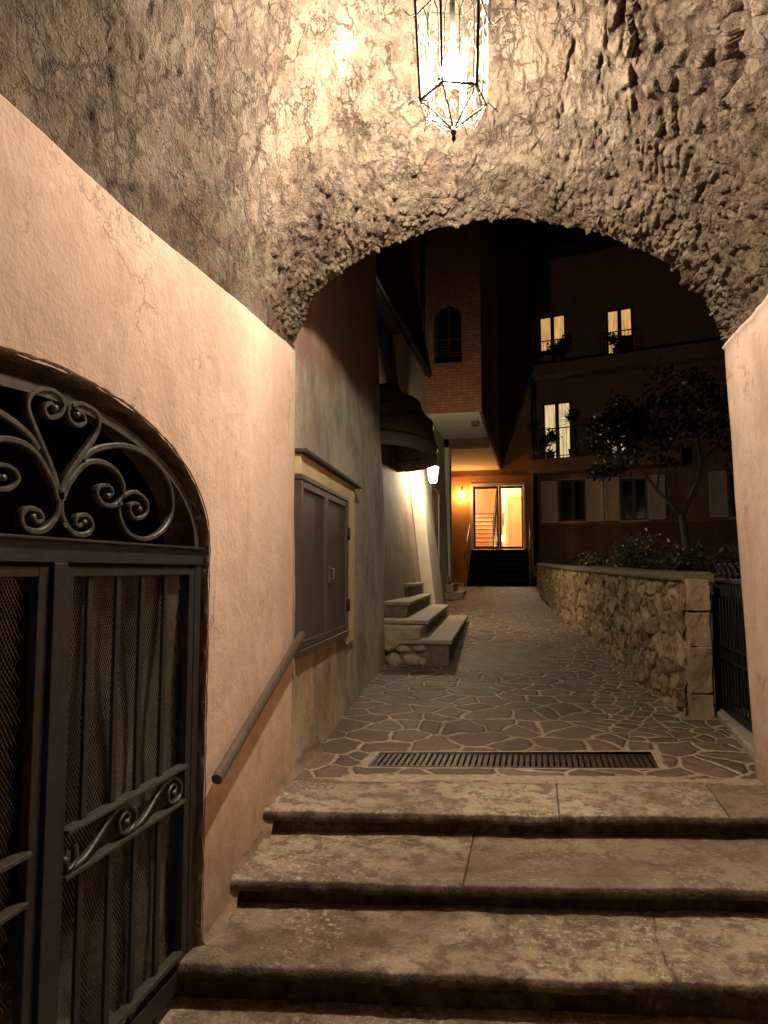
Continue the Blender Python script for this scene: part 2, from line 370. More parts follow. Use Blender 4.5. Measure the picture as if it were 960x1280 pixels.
NET = M_plain('wire_netting', (.46,.40,.32), .5, .3, .1, 40)
SHUT = M_plain('brown_metal_shutter', (.115,.078,.058), .55, .1, .2, 12, .22)
CREAM = M_plaster('cream_surround', (.72,.57,.33), (.62,.48,.27), (.46,.34,.2), 3, bump=.3, amt=.4)
SLATE = M_plain('slate_ledge', (.06,.05,.042), .7, 0, .6, 30)
BROWNW = M_plaster('brown_render', (.30,.215,.145), (.215,.145,.095), (.14,.09,.06), 1.4, bump=.6, low=(.2,1.6,(.19,.12,.075)))
WHITEW = M_plaster('pale_limewash', (.66,.60,.46), (.55,.48,.35), (.40,.33,.22), 1.8, bump=.4, amt=.4)
ORANGEW = M_plaster('orange_render', (.46,.245,.115), (.37,.185,.085), (.25,.13,.07), 1.2, bump=.4, amt=.4)
SOFFIT = M_plaster('soffit_render', (.78,.72,.60), (.70,.64,.52), (.5,.45,.36), 1.6, bump=.3, streak=False)
REDW = M_plaster('dim_red_render', (.24,.13,.09), (.18,.095,.065), (.12,.065,.045), 1.1, bump=.4)
APT = M_plaster('apartment_render', (.30,.19,.13), (.24,.15,.10), (.17,.11,.075), 1., bump=.3)
APT_BASE = M_plaster('apartment_base_course', (.20,.11,.07), (.15,.08,.05), (.10,.06,.04), 2, bump=.6)
DARKSTONE = M_plain('dark_basalt_step', (.006,.005,.0045), .9, 0, .4, 18, .25, .1)
SIDESTEP = M_plain('grey_stone_tread', (.34,.265,.18), .75, 0, .8, 30, .3)
SIDERISE = M_plain('dark_stone_riser', (.16,.115,.075), .85, 0, .9, 14, .4)
RUBBLEFILL = M_plain('pale_rubble', (.40,.31,.20), .9, 0, 1., 16, .35)
FABRIC = M_plain('black_canvas', (.17,.135,.12), .85, 0, .3, 80, .2)
TRIM = M_plain('canvas_piping', (.05,.038,.034), .8, 0, .1, 80, .1)
GRATE = M_plain('rusty_cast_iron', (.085,.052,.035), .55, .35, .5, 60, .4)
BLACK = M_plain('black_void_soil', (.008,.006,.005), .95, 0, .1, 10)
WOODF = M_plain('dark_window_frame', (.05,.032,.022), .5, 0, .2, 20)
WFRAME = M_plain('pale_frame', (.50,.47,.40), .5, 0, .2, 20)
SHUTP = M_plain('grey_shutter_paint', (.66,.62,.56), .6, 0, .2, 20, .15)
COPING = M_plain('mossy_coping', (.15,.135,.055), .9, 0, 1., 22, .45)
COPING_END = M_plaster('bare_stone_block', (.44,.31,.19), (.30,.205,.125), (.17,.115,.07), 4, bump=1.2, amt=.8, peel=(.55,.42,.27))
KERB = M_plain('pale_kerb', (.40,.34,.24), .85, 0, .8, 18, .3)
BARK = M_plain('bark', (.055,.042,.03), .9, 0, 1., 25, .4)
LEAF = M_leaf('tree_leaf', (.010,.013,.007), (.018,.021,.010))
LEAF2 = M_leaf('bush_leaf', (.05,.06,.03), (.12,.11,.06))
SPIKE = M_leaf('spiky_leaf', (.03,.045,.02), (.05,.06,.025))
BLOSSOM = M_leaf('pale_blossom', (.45,.38,.32), (.55,.5,.42))
SOIL = M_plain('garden_soil', (.05,.036,.022), .95, 0, 1., 8, .4)
GROUNDM = M_plain('dark_ground', (.05,.04,.03), .9, 0, .5, 3, .3)
LAMPIRON = M_plain('lantern_iron', (.030,.027,.021), .95, 0, .3, 60, .2, .02)
LAMPIRON3 = M_plain('lantern_tracery_iron', (.12,.108,.085), .95, 0, .3, 60, .2, .02)
LAMPIRON2 = M_plain('street_lantern_iron', (.05,.045,.04), .5, .4, .3, 60, .2)
PANE = M_glass('lantern_glass', tr=.9988, diff=.0007, rough=.04)
MILK = M_glass('frosted_lamp_glass', tr=.6, diff=.34, trans=(1,.95,.85))
DOORG = M_glass('door_glass', tr=.93, diff=.0, rough=.05)
DARKG = M_plain('dark_window_glass', (.012,.012,.014), .12, 0, 0, 5, .1)
ROOM = M_plaster('hall_paint', (.88,.70,.45), (.84,.64,.40), (.8,.6,.36), 1.5, bump=.1, streak=False)
ROOM2 = M_plaster('hall_orange_door', (.60,.30,.13), (.52,.25,.11), (.45,.2,.09), 2., bump=.1)
TILE = M_plain('terracotta_tread', (.36,.13,.06), .5, 0, .2, 20)
POT = M_plain('stone_pot', (.28,.23,.17), .8, 0, .7, 30)
BULB = M_emit('lantern_bulb', (1,.87,.71), 610)
BULB2 = M_emit('street_bulb', (1,.86,.62), 680)
BULB3 = M_emit('amber_globe', (1,.52,.15), 45)
HALLB = M_emit('hall_ceiling_globe', (1,.86,.66), 80)
WIN_A = M_emit('lit_window_blind', (1,.49,.15), .19, (1,.54,.19), 2)
WIN_B = M_emit('lit_window_curtain', (1,.70,.30), .21, (1,.76,.38), 2)

def gz(y): return max(0., .04*(y-4.3))

# ================================================================== SETTING
g = MB(); g.box(-60,-30,-1.2,60,90,-.75); tag(g.build('ground', GROUNDM), kind='structure', label='dark ground far around the lane')
f = MB(); f.box(-3.2,-3.2,-.6,2.2,3.45,-.392); tag(f.build('passage_floor', STEP, attrs=None), kind='structure', label='worn stone floor at the foot of the steps')

DR = (-1.02, .72, 4.27, 4.60)   # drain: x0,x1, y'0,y'1
SK = .18
def lane():
    xs = np.unique(np.round(np.concatenate([np.arange(-2.95,-1.6,.15), np.arange(-1.6,DR[0],.04), [DR[0]], np.arange(DR[0]+.03,DR[1],.04), [DR[1]], np.arange(DR[1]+.03,1.7,.04), [1.72]]),4))
    ys = np.unique(np.round(np.concatenate([[3.95], np.arange(4.0,DR[2],.04), [DR[2]], np.arange(DR[2]+.03,DR[3],.04), [DR[3]], np.arange(DR[3]+.03,7.5,.04), np.arange(7.5,12,.08), np.arange(12,25.5,.25)]),4))
    Xg, Yp = np.meshgrid(xs, ys, indexing='ij')
    fade = 1-sst(5.0, 7.0, Yp)
    Yg = Yp + SK*(Xg+1.3)*fade
    und = .010*fbm(Xg*1.6, Yg*1.6, 5, 3)*sst(4.62, 5.2, Yp)
    Zg = np.maximum(0, .04*(Yg-4.3))*sst(4.3,5.2,Yg) + und
    # cement band in front of and around the drain, worn patch, small stones on the right
    dx = np.maximum(np.maximum(DR[0]-Xg, Xg-DR[1]), 0); dy = np.maximum(np.maximum(DR[2]-Yp, Yp-DR[3]), 0)
    dd = np.hypot(dx*.45, dy)
    cement = np.maximum((1-sst(.0,.07,dd))*.8, (1-sst(4.0,4.22,Yp))*sst(-1.35,-1.0,Xg))
    cement = np.where(Xg > .78, cement*.75, cement)
    worn = np.exp(-(((Xg+.35)/.85)**2+((Yg-8.6)/1.8)**2)**1.3)*.8 + .35*sst(10.5,13,Yg)*np.exp(-((Xg+.7)/.6)**2)
    worn = np.clip(worn, 0, 1)
    small = sst(.25,.75,(Xg+.09*(Yg-5)-.0))*sst(4.8,5.6,Yg)
    V = np.stack([Xg,Yg,Zg],-1)
    nu, nv = Xg.shape; I = np.arange(nu*nv).reshape(nu,nv)
    q = np.stack([I[:-1,:-1],I[1:,:-1],I[1:,1:],I[:-1,1:]],-1)
    cx = (Xg[:-1,:-1]+Xg[1:,1:])/2; cy = (Yp[:-1,:-1]+Yp[1:,1:])/2
    keep = ~((cx>DR[0])&(cx<DR[1])&(cy>DR[2])&(cy<DR[3]))
    m = MB(); m.add(V.reshape(-1,3).tolist(), q[keep].tolist(), True)
    o = m.build('lane_paving', PAVE, attrs=dict(cement=cement, worn=worn, small=small))
    tag(o, 'crazy paved stone lane rising between the houses', kind='structure')
lane()

# ------------------------------------------------------------------ drain
dr = thing('drain_grate', (-.15,4.6,0), 'long rusty slotted drain grate set in the paving above the steps', 'drain')
m = MB()
def sk(x, yp, z): return Vector((x, yp+SK*(x+1.3), z))
def skbox(m, x0,x1,y0,y1,z0,z1, lean=0):
    m.hexa([sk(x0,y0,z0),sk(x1,y0,z0),sk(x1+lean,y1,z0),sk(x0+lean,y1,z0),sk(x0,y0,z1),sk(x1,y0,z1),sk(x1+lean,y1,z1),sk(x0+lean,y1,z1)])
x0,x1,y0,y1 = DR
skbox(m,x0,x1,y0,y0+.018,-.05,.004); skbox(m,x0,x1,y1-.018,y1,-.05,.004); skbox(m,x0,x0+.018,y0+.018,y1-.018,-.05,.0035); skbox(m,x1-.018,x1,y0+.018,y1-.018,-.05,.0035)
m.build('frame', GRATE, dr)
m = MB(); n = 46
for i in range(n):
    xa = x0+.022+(x1-x0-.044)*i/n; w = (x1-x0)/n*.62
    skbox(m, xa, xa+w, y0+.018, y1-.018, -.03+random.uniform(-.002,.002), .001+random.uniform(-.002,.002))
m.build('grating', GRATE, dr)
m = MB(); skbox(m,x0-.01,x1+.01,y0-.01,y1+.01,-.30,-.25); skbox(m,x0-.03,x1+.03,y0-.03,y0,-.30,-.005); skbox(m,x0-.03,x1+.03,y1,y1+.03,-.30,-.005)
skbox(m,x0-.03,x0,y0,y1,-.30,-.005); skbox(m,x1,x1+.03,y0,y1,-.30,-.005)
m.build('channel', BLACK, dr)

# ------------------------------------------------------------------ front steps
st = thing('stone_steps', (-.1,3.2,-.36), 'three broad worn stone steps rising from the passage to the lane', 'steps')
SD = [(3.436,.184,0.,.56,(.10,.92)), (2.943,.160,-.12,.60,(-.32,)), (2.502,.146,-.24,.56,(.46,))]
for k,(ya,sl,zt,dep,joints) in enumerate(SD):
    xs = np.linspace(-1.46,1.36,380)
    for j in joints: xs = np.concatenate([xs, [j-.008,j-.003,j,j+.003,j+.008]])
    xs = np.sort(xs)
    prof = [(dep,-.002)]+[(dep-(dep-.05)*i/26., 0.) for i in range(1,27)]+[(.036,-.002),(.022,-.006),(.011,-.012),(.004,-.020),(.001,-.030),(.003,-.041),(.010,-.050),(.022,-.056),(.040,-.059),(.060,-.062),(.062,-.075),(.060,-.095),(.062,-.115),(.06,-.16)]
    prof = np.array(prof)
    Xg = np.repeat(xs[:,None], len(prof), 1); D = np.repeat(prof[None,:,0], len(xs), 0); Zp = np.repeat(prof[None,:,1], len(xs), 0)
    bul = 1-sst(.05,.12,D)
    ed = .012*fbm(Xg*2.3, Zp*3+k*7, 11+k, 4) + .010*fbm(Xg*17, Zp*14, 31+k, 3)
    hz = .010*fbm(Xg*2.2, D*3, 41+k, 4) + .004*fbm(Xg*18, D*18, 51+k, 3) - .010*np.exp(-((Xg+.0)/.7)**2)*sst(.0,.25,.30-np.abs(D-.12))
    jm = np.zeros_like(Xg)
    for j in joints:
        w = (.006 if k != 2 else .004); lim = 1.
        jx = j + .02*fbm(D*6, D*0, 71+k, 2) if k == 2 else j
        jm = np.maximum(jm, np.clip(1-np.abs(Xg-jx)/w,0,1))
    nose = 1-sst(.0,.07,D)
    Yg = ya+sl*(Xg+1.3)+D + ed*bul
    riser = (D > .03)&(Zp < -.05)
    Zg = zt+Zp+np.where(Zp > -.06, hz, 0)-.008*jm
    # left end sinks into the wall with broken corner
    step_shade = np.where(Zp < -.008, 1., 0.) ; step_shade = np.maximum(step_shade, sst(dep-.10,dep-.02,D)*.3)  # shadow painted on nose front and riser; tread back slightly darkened
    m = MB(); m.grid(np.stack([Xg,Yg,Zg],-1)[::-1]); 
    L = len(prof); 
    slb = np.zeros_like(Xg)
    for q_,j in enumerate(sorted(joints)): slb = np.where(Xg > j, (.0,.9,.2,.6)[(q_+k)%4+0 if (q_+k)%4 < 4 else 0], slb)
    o = m.build('step', STEP, st, attrs=dict(joint=jm[::-1], step_shade=step_shade[::-1], slab=slb[::-1]), label=['uppermost step with a flat pale nosing','middle step with one cracked joint','lowest step with a dark damp middle'][k])

# ------------------------------------------------------------------ passage building
pb = thing('passage_building', (0,1.,-.36), 'vaulted stone passage with peach plastered walls around the steps', 'building')
def wl(y):   # left wall x
    return -1.28 if y < 2.7 else -1.28-(y-2.7)*.0955
def topz(y): return float(np.interp(y, [1.42,2.0,2.28,2.68,3.19,3.64,4.03], [2.375,2.375,2.382,2.396,2.447,2.498,2.54]))
# left plaster wall with arched gate opening (plane x=-1.28 up to y=2.7, then splayed)
OC, OH, OZ, OR = 1.70, .928, 1.30, .455     # opening centre, half width, spring, rise
def opening(n=40, grow=0., jit=0):
    pts = [(OC+OH+grow, -.36)]
    if jit:
        for i in range(1,26): pts.append((OC+OH+grow+random.uniform(-jit,jit), -.36+(OZ+.36)*i/26))
    else: pts.append((OC+OH+grow, OZ))
    for i in range(1,n): 
        a = math.pi*i/n; pts.append((OC+(OH+grow)*math.cos(a)+random.uniform(-jit,jit)*.6, OZ+(OR+grow)*math.sin(a)+random.uniform(-jit,jit)*.6))
    pts += [(OC-OH-grow, OZ), (OC-OH-grow, -.36)]
    return pts
hole = opening(60, 0, .005)
outer = [(-3.2,-.36)]+[(-3.2,2.36)]
yy = -3.0
tops = []
while yy < 2.69:
    tops.append((yy, topz(yy)+.03*float(fbm(np.array([yy*2.6]),np.array([0.]),97,4)[0])*.35)); yy += .05
outer += tops+[(2.7, topz(2.7)), (2.7,-.36)]
poly = outer+hole       # single polygon: the opening reaches the floor
tri = tessellate_polygon([[Vector((a,b,0)) for a,b in poly]])
m = MB(); m.add([(-1.28,a,b) for a,b in poly], [tuple(t) for t in tri])
# splayed part with rounded corner at the far end
ys = list(np.arange(2.7, 4.0, .05))+[4.0]
prof = [(wl(y), y) for y in ys]
cxn, cyn = prof[-1]
rad = .035
for i in range(1,7):
    a = i/6*math.pi/2; prof.append((cxn-rad+rad*math.cos(a)-.003*i, cyn+rad*math.sin(a)))
prof.append((cxn-.30, cyn+rad-.06))
V = []
for (x,y) in prof:
    row = []
    tz = topz(y)+.03*float(fbm(np.array([y*2.6]),np.array([0.]),97,4)[0])*.35
    for j in range(61):
        z = -.36+(tz+.36)*j/60
        w = .003*float(fbm(np.array([y*1.1]), np.array([z*1.3]), 91, 3)[0])*min(1,(y-2.7)/.3)
        row.append((x+w, y, z))
    V.append(row)
m.grid(np.array(V))
# top lip of the plaster (its thickness)
lip = [( -1.28, a, b) for a,b in tops]+[(wl(y), y, topz(y)+.03*float(fbm(np.array([y*2.6]),np.array([0.]),97,4)[0])*.35) for y in ys]
V = np.array([[p,(p[0]-.004,p[1],p[2]+.006),(p[0]-.05,p[1],p[2]+.004)] for p in lip]); m.grid(V)
m.build('left_wall', PEACH, pb)
# rough reveal of the opening
m = MB(); V = []
hp = opening(60)
hp2 = []
for i in range(len(hp)-1):
    n_ = max(1, int(math.dist(hp[i],hp[i+1])/.02))
    for k in range(n_): hp2.append((hp[i][0]+(hp[i+1][0]-hp[i][0])*k/n_, hp[i][1]+(hp[i+1][1]-hp[i][1])*k/n_))
hp2.append(hp[-1])
A = np.array(hp2)
for j,dx in enumerate([.0008,.0012,-.016,-.022,-.035,-.06,-.10,-.2]):
    nz = fbm(A[:,0]*22+j*.6, A[:,1]*22, 7, 4)*.022
    grow = ((.013,.004,-.003)[j] if j < 3 else -.003) + nz*(.35 if j < 2 else .6)
    ctr = np.array([OC, 0]); 
    d = A-np.stack([np.full(len(A),OC), np.minimum(A[:,1],OZ)],1); d[:,1] = np.where(A[:,1] > OZ, d[:,1], 0); d /= np.linalg.norm(d,axis=1)[:,None]+1e-9
    V.append(np.stack([np.full(len(A),-1.28+dx), A[:,0]+d[:,0]*grow, A[:,1]+d[:,1]*grow],1))
m.grid(np.array(V)); m.build('gateway_reveal', ROUGHJ, pb)
# dark cellar behind the gate
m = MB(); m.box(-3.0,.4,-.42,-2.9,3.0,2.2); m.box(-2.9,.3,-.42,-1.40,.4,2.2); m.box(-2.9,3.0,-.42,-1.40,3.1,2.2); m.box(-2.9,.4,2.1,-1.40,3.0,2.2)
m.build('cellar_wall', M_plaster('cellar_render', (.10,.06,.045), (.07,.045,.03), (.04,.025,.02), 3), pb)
# right wall
m = MB(); V = []
for (x,y) in [(0,-3.0)]+[(0,y) for y in np.arange(-2.8,4.56,.04)]+[(.004,4.585),(.014,4.60),(.035,4.61),(.35,4.66)]:
    tzz = 2.55+.010*float(fbm(np.array([y*5.]),np.array([0.]),95,3)[0])*2
    V.append([(1.236-.028*z+x+.010*float(fbm(np.array([y*1.3]), np.array([z*1.3]), 93, 4)[0]), y, z) for z in np.linspace(-.45,tzz,60)]+[(1.15+x,y,tzz+.010),(1.30+x,y,tzz+.014)])
m.grid(np.array(V)[::-1]); m.build('right_wall', PEACH_R, pb)

# vault
def arcparams(v):     # v = distance in front of the arch plane
    return 3.38+.60*sst(.05,1.5,v)-.02*sst(1.6,3.,v)
def make_vault():
    nu = 600
    vs = np.concatenate([np.linspace(-.16,-.005,7), np.linspace(0,3.3,440), np.linspace(3.35,7.2,60)])
    t = np.linspace(0,1,nu)
    T, Vv = np.meshgrid(t, vs, indexing='ij')
    ang = math.pi*T
    # y of each point follows the skew of the arch
    xl = np.where(4.05-Vv < 2.7, -1.29, -1.29-(4.05-Vv-2.7)*.0955) - .030
    xr = 1.222
    zl = np.interp(4.05-Vv, [1.42,2.0,2.28,2.68,3.19,3.64,4.03], [2.375,2.375,2.382,2.396,2.447,2.498,2.54])-.03; zr = 2.55-.03
    cx = (xl+xr)/2; a = (xr-xl)/2
    zs = zl+(zr-zl)*T
    zc = 3.38+1.02*sst(-.12,1.3,Vv)-.05*sst(1.6,3.,Vv)
    ex = 1.
    X = cx-a*np.cos(ang); S = np.sin(ang)**ex
    Z = zs+(zc-zs)*S
    # flare behind the front edge
    back = np.clip(-Vv/.16,0,1)
    Y = 4.05-np.where(Vv<0, Vv*.55, Vv) + SK*1.15*(X+1.41)
    P = np.stack([X,Y,Z],-1)
    du = np.gradient(P,axis=0); dv = np.gradient(P,axis=1)
    N = np.cross(du,dv); N /= np.linalg.norm(N,axis=-1)[...,None]+1e-9
    # orient the normal to the inside
    C = np.stack([cx, Y, np.full_like(Z,1.8)],-1); sgn = np.sign(np.sum(N*(C-P),-1)); N *= sgn[...,None]
    seg = np.linalg.norm(np.diff(P[:,60,:],axis=0),axis=1); arc = np.concatenate([[0],np.cumsum(seg)])
    U = np.repeat(arc[:,None], len(vs), 1); W = Vv
    right = sst(2.0,2.9,U)         # stronger relief on the right hand side
    nearcam = sst(.9,1.6,W)
    wx = U+.09*fbm(U*3.2,W*3.2,1,3)+.02*fbm(U*15,W*15,3,2); wy = W+.11*fbm(U*3.1+5,W*3.1,2,3)
    F1,F2,ID,DX,DY = worley(wx/.098, wy/.145, 3, 1.)
    e1 = F2-F1
    h1 = sst(.0,.30,e1)*(.14+1.0*ID**1.6) + .35*(DX*(hsh(np.floor(ID*999),ID*0,1,5)-.5)*2+DY*(hsh(np.floor(ID*777),ID*0,2,5)-.5)*2)*sst(0,.3,e1)
    F1b,F2b,IDb,DXb,DYb = worley(wx/.050+9, wy/.062, 8, 1.)
    e2 = F2b-F1b; h2 = sst(.0,.34,e2)*(.15+1.0*IDb**2) + .5*(DYb*(IDb-.5))*sst(0,.3,e2)
    mixn = sst(-.12,.22, fbm(U*1.1+3,W*1.3,21,3)+.18*(1-nearcam)-.16*right)     # where small stones show
    ring = 1-sst(.25,.75,W+.12*fbm(U*3,W*3,22,2))
    mixn = np.maximum(mixn*.8, ring)
    smear = sst(-.05,.22, fbm(U*.9-4,W*.9+2,25,3)+.10*(1-right)-.09*nearcam*0)  # mortar smeared over the stones
    rough = fbm(U*7,W*6,33,5,.6); fine = fbm(U*34,W*30,35,4,.62)
    rid = 1-np.abs(fbm(U*5+.5*rough,W*2.6,37,4,.55))*5; rid = np.clip(rid,0,1)
    stone = h1*(1-mixn*.75)+h2*.50*(.3+mixn)
    F1c,F2c,IDc,DXc,DYc = worley((U+.012*fbm(U*30,W*30,62,2))/.030, (W+.012*fbm(U*30+7,W*30,63,2))/.038, 12, 1.)
    h3 = sst(0,.3,F2c-F1c)*.4+IDc*.5+1.1*(DXc*(hsh(np.floor(IDc*999),IDc*0,1,6)-.5)+DYc*(IDc-.4))
    left = (1-sst(1.25,2.2,U))*sst(.3,1.0,W)
    amp = (.056+.034*right)*(1-.15*smear)*(1-.7*left)*(1-.35*ring)
    d = amp*stone + .030*np.abs(rough)*(.8+.6*right)*(1-.5*left) + (.014*fine + .015*h3*(1-.35*smear))*(1-.75*left)
    crack = sst(.94,1.0,1-np.abs(fbm(U*2.4+.8*rough,W*2.0,61,3))*3.0)*(1-.4*right)
    d -= 0
    # quiet the relief at both springings so it meets the plaster
    q = np.minimum(sst(0,.20,U), sst(0,.20,arc[-1]-U)); d = d*(.05+.95*q)-.006*(1-q)
    def blur(A,k,ax):
        A = np.moveaxis(A,ax,0); pad = np.concatenate([np.repeat(A[:1],k,0),A,np.repeat(A[-1:],k+1,0)]); c = np.cumsum(pad,0); r = (c[2*k+1:]-c[:-2*k-1])/(2*k+1); return np.moveaxis(r[:A.shape[0]],0,ax)
    lw = blur(blur(blur(blur(d,7,0),7,1),7,0),7,1); dl = d-lw
    d = lw + np.where(dl < 0, dl*(.55+.3*right-.2*left), dl*(1.15-.1*right))
    d = np.where(Vv < 0, d*(1-back)-.28*back**1.3, d)
    P = P+N*d[...,None]
    # ragged front edge
    P[...,1] += np.where(Vv<.3, (1-sst(0,.3,np.abs(Vv)))*(.03*fbm(U*6,U*0,71,4)+.03*(stone-.4)*.6),0)
    edge = np.clip(np.minimum(e1*.9+mixn*.5, e2+ .25*(1-mixn)),0,1)*(1-.35*smear)
    sid = np.where(mixn > .5, IDb, ID)
    def blur(A,k,ax):
        A = np.moveaxis(A,ax,0); pad = np.concatenate([np.repeat(A[:1],k,0),A,np.repeat(A[-1:],k+1,0)]); c = np.cumsum(pad,0); r = (c[2*k+1:]-c[:-2*k-1])/(2*k+1); return np.moveaxis(r[:A.shape[0]],0,ax)
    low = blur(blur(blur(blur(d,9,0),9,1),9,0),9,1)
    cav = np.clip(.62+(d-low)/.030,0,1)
    Q = P.transpose(0,1,2)
    m = MB(); m.grid(Q); 
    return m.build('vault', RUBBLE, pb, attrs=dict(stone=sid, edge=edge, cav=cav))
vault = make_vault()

# outer face of the building towards the lane, with its arched opening
m = MB()
def fa(x, z, off=0): return (x, 4.10+SK*1.15*(x+1.41)+off, z)
n = 40; hole = []
for i in range(n+1):
    a = math.pi*(1-i/n); hole.append((-.11+1.47*math.cos(a), 2.5+1.06*math.sin(a)))
poly = [(-1.58,2.5),(-1.58,6.2),(3.2,6.2),(3.2,-.1),(1.36,-.1)]+hole[::-1]
tri = tessellate_polygon([[Vector((a,b,0)) for a,b in poly]])
m.add([fa(a,b) for a,b in poly], [tuple(t) for t in tri])
m.box(-1.5,-3.2,4.4,3.2,4.0,4.6)  # unseen roof slab, put in to block sky light
m.build('outer_wall', REDW, pb)
# cement fillet along the foot of the left wall, following the steps
ysl = np.linspace(2.64,4.6,300)
def tread(y):
    zt = -.36
    for (ya,sl,z,dep,_) in SD:
        if y > ya+.01: zt = max(zt, z)
    return zt
tz = np.array([tread(y) for y in ysl]); k_ = np.ones(15)/15; tzs = np.convolve(np.pad(tz,7,mode='edge'),k_,'valid')
V = []
for i,y in enumerate(ysl):
    row = []
    nz = float(fbm(np.array([y*6]), np.array([0.]), 77, 3)[0])
    w = .055+.03*nz; h = .085+.05*nz
    for j in range(9):
        a = j/8*math.pi/2
        row.append((wl(min(y,4.0))-.01+w*(1-math.cos(a))*1.0+ .0, y, tzs[i]+h*(1-math.sin(a))-.012))
    V.append(row)
V = np.array(V); 
nn = fbm(V[...,1]*11, V[...,2]*11, 78, 3)*.010; V[...,0] += nn*.6; V[...,2] += nn
m = MB(); m.grid(V[::-1]); m.build('cement_fillet', M_plaster('fillet_cement', (.36,.26,.17), (.25,.17,.11), (.15,.1,.07), 5, bump=1.), pb)

# ------------------------------------------------------------------ iron gate
KX = 1.30/1.33
def gy(y): return y*KX
def gzz(z): return EYE+(z-EYE)*KX
gt = thing('iron_gate', (-1.30,1.70,-.36), 'arched double iron gate with scrollwork fanlight in the peach wall', 'gate')
GX = -1.305
yl0, yl1 = OC-OH+.01, OC+OH-.012
m = MB()
m.box(GX-.035,yl1-.05,-.36,GX+.0,yl1,1.28); m.build('jamb_post', IRON, gt, bevel=.003)
m = MB(); m.box(GX-.035,yl0,-.36,GX,yl0+.05,1.28); m.build('jamb_post', IRON, gt, bevel=.003)
m = MB(); m.box(GX-.045,yl0,1.222,GX+.006,yl1,1.282); m.box(GX-.03,yl0,1.282,GX+.018,yl1,1.291); m.build('transom', IRON, gt, bevel=.002)
# arc frame
m = MB(); pth = [(GX-.012, OC+(OH-.045)*math.cos(math.pi*i/60), 1.291+(OR-.055)*math.sin(math.pi*i/60)) for i in range(61)]
m.bar(pth, .012, .03, (1,0,0)); m.build('fanlight_arch', IRON2, gt)
# dark panel above and net
SCR = dict(
top=[(1.788,1.406),(1.756,1.478),(1.678,1.585),(1.644,1.636),(1.647,1.673),(1.687,1.703),(1.748,1.713),(1.79,1.688),(1.774,1.65),(1.73,1.632),(1.706,1.654),(1.733,1.675),(1.75,1.664)],
topr=[(1.788,1.406),(1.811,1.463),(1.878,1.543),(1.946,1.621),(1.961,1.674),(1.935,1.70),(1.868,1.705),(1.814,1.682),(1.816,1.647),(1.86,1.636),(1.891,1.655),(1.871,1.679),(1.85,1.666)],
botr=[(1.793,1.422),(1.8,1.362),(1.835,1.322),(1.879,1.306),(1.93,1.315),(1.944,1.344),(1.92,1.367),(1.876,1.363),(1.862,1.343),(1.88,1.333),(1.902,1.345)],
inner=[(1.8,1.405),(1.815,1.435),(1.84,1.47),(1.905,1.527),(1.985,1.543),(2.059,1.528),(2.103,1.491),(2.106,1.447),(2.065,1.412),(2.0,1.411),(1.963,1.44),(1.983,1.467),(2.032,1.470),(2.045,1.449),(2.02,1.438)],
outer=[(1.89,1.535),(1.929,1.568),(2.011,1.598),(2.131,1.619),(2.266,1.605),(2.38,1.554),(2.433,1.481),(2.427,1.4),(2.353,1.337),(2.247,1.309),(2.147,1.326),(2.094,1.376),(2.087,1.419),(2.124,1.453),(2.188,1.469),(2.254,1.443),(2.251,1.397),(2.192,1.378),(2.151,1.398),(2.157,1.425),(2.198,1.429),(2.207,1.411)])
def spline(pts, n=5):
    P = [np.array(p,float) for p in pts]; out = []
    P = [2*P[0]-P[1]]+P+[2*P[-1]-P[-2]]
    for i in range(1,len(P)-2):
        for k in range(n):
            t = k/n; a,b,c,d = P[i-1:i+3]
            out.append(.5*((2*b)+(-a+c)*t+(2*a-5*b+4*c-d)*t*t+(-a+3*b-3*c+d)*t**3))
    out.append(P[-2]); return out
def scroll(name, pts, mirror=False, x=GX, mat=IRON2, parent=gt, w=.022, t=.010, sc_=KX, dx=0):
    p = spline(pts)
    q = []
    for i,(y,z) in enumerate(p):
        if mirror: y = 2*1.790-y
        q.append(Vector((x-.012+dx, y*sc_ if sc_ else y, gzz(z) if sc_ else z)))
    # tapered strap: drawn as a rounded rectangular section, thinner towards the curl
    m = MB(); nseg = len(q)
    P = q; vs = []
    for i,pnt in enumerate(P):
        tt = P[min(i+1,nseg-1)]-P[max(i-1,0)]; tt.normalize(); a = Vector((1,0,0)); b = tt.cross(a).normalized()
        f = 1.25-.55*i/nseg
        hw = t/2*f*1.15; hd = w/2
        for (ca,cb) in ((-1,-.6),(-1,.6),(-.6,1),(.6,1),(1,.6),(1,-.6),(.6,-1),(-.6,-1)): vs.append(pnt+a*ca*hd+b*cb*hw)
    fs = [(i*8+k,i*8+(k+1)%8,(i+1)*8+(k+1)%8,(i+1)*8+k) for i in range(nseg-1) for k in range(8)]+[tuple(range(7,-1,-1)), tuple(range((nseg-1)*8,nseg*8))]
    m.add(vs, fs, False)
    e = P[-1]; m.lathe((0,0,0), [(.0001,0)], 3) if False else None
    m.tube([e-Vector((.012,0,0)), e+Vector((.014,0,0))], .009, 8)
    return m.build(name, mat, parent)
for k in ('top','topr'): scroll('scroll', SCR[k], w=.024, t=.014)
for k in ('botr','inner','outer'):
    scroll('scroll', SCR[k], w=.024, t=.014); scroll('scroll', SCR[k], True, w=.024, t=.014)
for (y,z) in ((1.789,1.43),(1.83,1.69),(2.085,1.42),(1.81,1.33)):
    m = MB(); m.box(GX-.028, y*KX-.010, gzz(z)-.006, GX+.004, y*KX+.010, gzz(z)+.006)
    m.build('collar', IRON2, gt, bevel=.002)
